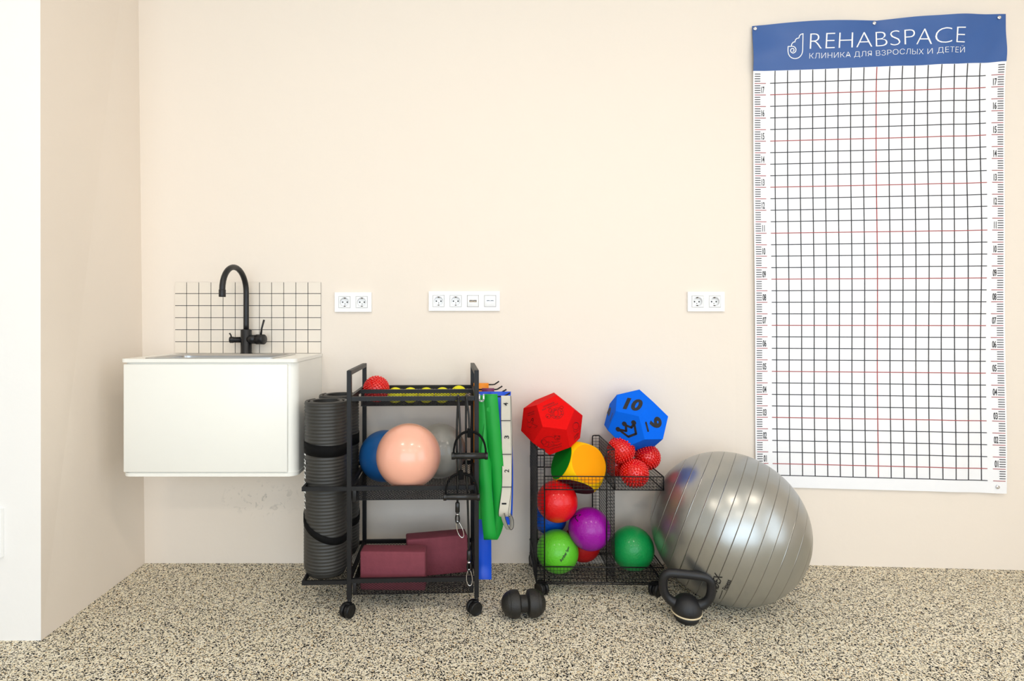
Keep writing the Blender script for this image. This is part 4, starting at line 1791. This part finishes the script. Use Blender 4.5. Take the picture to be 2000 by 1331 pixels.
# ------------------------------------------------------------------ large silver gym ball
BC, BRAD = V((.947, -.267, .2645)), .266


def gym_material():
    m = bpy.data.materials.new('pearl_silver_vinyl')
    m.use_nodes = True
    nt = m.node_tree
    b = nt.nodes['Principled BSDF']
    b.inputs['Metallic'].default_value = 0.85
    b.inputs['Roughness'].default_value = 0.31
    tc = nt.nodes.new('ShaderNodeTexCoord')
    sp = nt.nodes.new('ShaderNodeSeparateXYZ')
    nt.links.new(tc.outputs['Object'], sp.inputs[0])
    ml = nt.nodes.new('ShaderNodeMath')
    ml.operation = 'MULTIPLY'
    ml.inputs[1].default_value = 1 / .0375
    nt.links.new(sp.outputs['Z'], ml.inputs[0])
    fr_ = nt.nodes.new('ShaderNodeMath')
    fr_.operation = 'FRACT'
    nt.links.new(ml.outputs[0], fr_.inputs[0])
    sb_ = nt.nodes.new('ShaderNodeMath')
    sb_.operation = 'SUBTRACT'
    sb_.inputs[1].default_value = .5
    nt.links.new(fr_.outputs[0], sb_.inputs[0])
    ab = nt.nodes.new('ShaderNodeMath')
    ab.operation = 'ABSOLUTE'
    nt.links.new(sb_.outputs[0], ab.inputs[0])
    mr = nt.nodes.new('ShaderNodeMapRange')
    mr.inputs['From Min'].default_value = 0.0
    mr.inputs['From Max'].default_value = 0.038
    mr.inputs['To Min'].default_value = 1.0
    mr.inputs['To Max'].default_value = 0.0
    nt.links.new(ab.outputs[0], mr.inputs['Value'])
    nz = nt.nodes.new('ShaderNodeTexNoise')
    nz.inputs['Scale'].default_value = 7
    nz.inputs['Detail'].default_value = 4
    nt.links.new(tc.outputs['Object'], nz.inputs['Vector'])
    mx = nt.nodes.new('ShaderNodeMix')
    mx.data_type = 'RGBA'
    mx.inputs[6].default_value = rgb(160, 161, 157)
    mx.inputs[7].default_value = rgb(180, 180, 176)
    nt.links.new(nz.outputs['Fac'], mx.inputs[0])
    m2 = nt.nodes.new('ShaderNodeMix')
    m2.data_type = 'RGBA'
    m2.inputs[7].default_value = rgb(142, 139, 131)
    nt.links.new(mr.outputs[0], m2.inputs[0])
    nt.links.new(mx.outputs[2], m2.inputs[6])
    nt.links.new(m2.outputs[2], b.inputs['Base Color'])
    bp = nt.nodes.new('ShaderNodeBump')
    bp.inputs['Strength'].default_value = 0.7
    bp.inputs['Distance'].default_value = 0.0025
    nt.links.new(mr.outputs[0], bp.inputs['Height'])
    n2_ = nt.nodes.new('ShaderNodeTexNoise')
    n2_.inputs['Scale'].default_value = 11
    n2_.inputs['Detail'].default_value = 2
    nt.links.new(tc.outputs['Object'], n2_.inputs['Vector'])
    b2_ = nt.nodes.new('ShaderNodeBump')
    b2_.inputs['Strength'].default_value = 0.10
    b2_.inputs['Distance'].default_value = 0.01
    nt.links.new(n2_.outputs['Fac'], b2_.inputs['Height'])
    nt.links.new(bp.outputs['Normal'], b2_.inputs['Normal'])
    nt.links.new(b2_.outputs['Normal'], b.inputs['Normal'])
    return m


GYM = gym_material()
axis = V((.90, -.50, -.345)).normalized()
gq = axis.to_track_quat('Z', 'Y')
gb = thing('gym_ball', V((BC.x, BC.y, 0)), 'large silver ribbed gym ball against the wall in front of the poster', 'gym ball')
mb = MB()
bm = bmesh.new()
bmesh.ops.create_uvsphere(bm, u_segments=96, v_segments=64, radius=BRAD)
gm = gq.to_matrix().to_4x4()
for v in bm.verts:      # settles a little on the floor
    wz = (gm @ v.co).z
    if wz < -BRAD + .012:
        p = gm @ v.co
        p.z = -BRAD + .012 - (-BRAD + .012 - p.z) * .12
        v.co = gm.inverted() @ p
mb.from_bm(bm, 0, True)
gs = mb.build('ball_skin', GYM, gb)
gs.location = (0, 0, BRAD - .0105)
gs.rotation_euler = gq.to_euler()
BCW = V((BC.x, BC.y, BRAD - .0105))
mb = MB()
sphere_text(mb, 'BRADEX', BCW, BRAD, (1412, 1125), (6, -20), .025, .120, x0=1.0, bold=.012, shear=.25)
sphere_text(mb, 'Fitness', BCW, BRAD, (1428.5, 1135), (8, -20), .0145, .050, x0=1.0, bold=.012)
p1, p2 = sphere_pt(BCW, BRAD, 1405, 1170), sphere_pt(BCW, BRAD, 1411, 1154)
mb.stroke([p1, p1.lerp(p2, .5).normalized() * p1.length, p2], p1, .0022)
lt = mb.build('lettering', INK, gb)
lt.location = (0, 0, BRAD - .0105)
# ------------------------------------------------------------------ kettlebell
IRON = mat('black_coated_iron', rgb(21, 21, 24), 0.45, 0.0, noise=0.12, nscale=160, bump=0.15, bscale=500)
CREAMB = mat('cream_stripe', rgb(226, 208, 172), 0.5, noise=0.03)
RUB = mat('black_rubber_base', rgb(18, 18, 19), 0.6, noise=0.05)
kb = thing('kettlebell', (.733, -.430, .003), 'small black kettlebell with a cream stripe and wide handle beside the silver ball', 'kettlebell', rz=R(-14))
kb.scale = (.95, .95, .95)
kb.rotation_euler.x = R(5)
mb = MB()
prof = [(.0505, .0345)]
for k in range(1, 13):
    a = pi / 2 * k / 12
    prof.append((max(1e-6, .0515 * cos(a)), .0345 + .0025 * min(k, 1) + .054 * sin(a)))
mb.lathe(prof, 48)
mb.build('bell_body', IRON, kb)
mb = MB()
mb.lathe([(.0505, .0290), (.0522, .0296), (.0522, .0338), (.0505, .0345)], 48)
mb.build('stripe', CREAMB, kb)['label'] = 'cream stripe'
mb = MB()
mb.lathe([(.034, 0), (.039, .003), (.0500, .0288)], 48)
mb.build('rubber_base', RUB, kb)
mb = MB()
hp = [(-.030, 0, .056), (-.050, 0, .062), (-.068, 0, .078), (-.0775, 0, .100), (-.0800, 0, .128), (-.0765, 0, .150), (-.060, 0, .1635), (-.025, 0, .166), (.025, 0, .166), (.060, 0, .1635), (.0765, 0, .150), (.0800, 0, .128), (.0775, 0, .100), (.068, 0, .078), (.050, 0, .062), (.030, 0, .056)]
cp = catmull(hp, 5)
nn = len(cp)
rr_ = [.0152 + .005 * max(0, 1 - min(i, nn - 1 - i) / 9) for i in range(nn)]
mb.tube(cp, rr_, 18)
mb.build('handle', IRON, kb)
mb = MB()
pz = V((.006, -.0450, .056))
nk = V((.1, -.80, .55)).normalized()
ux_ = V((1, .12, 0)).normalized()
uy_ = nk.cross(ux_)
sq_ = [pz + ux_ * a * .0085 + uy_ * b * .009 + nk * .0035 for a, b in ((-1, -1), (1, -1), (1, 1), (-1, 1))]
mb.stroke(sq_, nk, .0012, closed=True)
put_text(mb, '2', lambda x, y: pz + ux_ * (x - .5) * .008 + uy_ * (y - .5) * .012 + nk * .0035, bold=.02)
mb.build('raised_mark', RUB, kb)

# ------------------------------------------------------------------ peanut massage roller
EPP = mat('black_speckled_foam', rgb(30, 28, 25), 0.5, noise=0.35, nscale=120, bump=0.35, bscale=260)
a_, b_ = V((.1555, -.4115, .0455)), V((.2185, -.4065, .0455))
mid = (a_ + b_) / 2
half = (b_ - a_).length / 2
rl = .0452
prof = []
N = 130
for k in range(N + 1):
    x = -half - rl + (2 * half + 2 * rl) * k / N
    r1 = max(0, rl ** 2 - (abs(x) - half) ** 2)
    r_ = sqrt(r1)
    f_ = min(1, max(0, (abs(x) - .0095) / .0075))
    f_ = f_ * f_ * (3 - 2 * f_)
    r_ = r_ * f_ + .0275 * (1 - f_)
    for g_ in (half - .0165, half - .0205, half + .0175, half + .0215):
        if abs(abs(x) - g_) < .0012:
            r_ -= .0012
    prof.append((max(1e-6, r_), x))
mb = MB()
mb.lathe(prof, 48, M.Rotation(pi / 2, 4, 'Y'))
o = mb.build('peanut_roller', EPP)
o.location = mid
o.rotation_euler = (0, 0, math.atan2(b_.y - a_.y, b_.x - a_.x))
tag(o, 'black double-lobed foam massage roller on the floor between the trolley and the cart', 'massage roller')
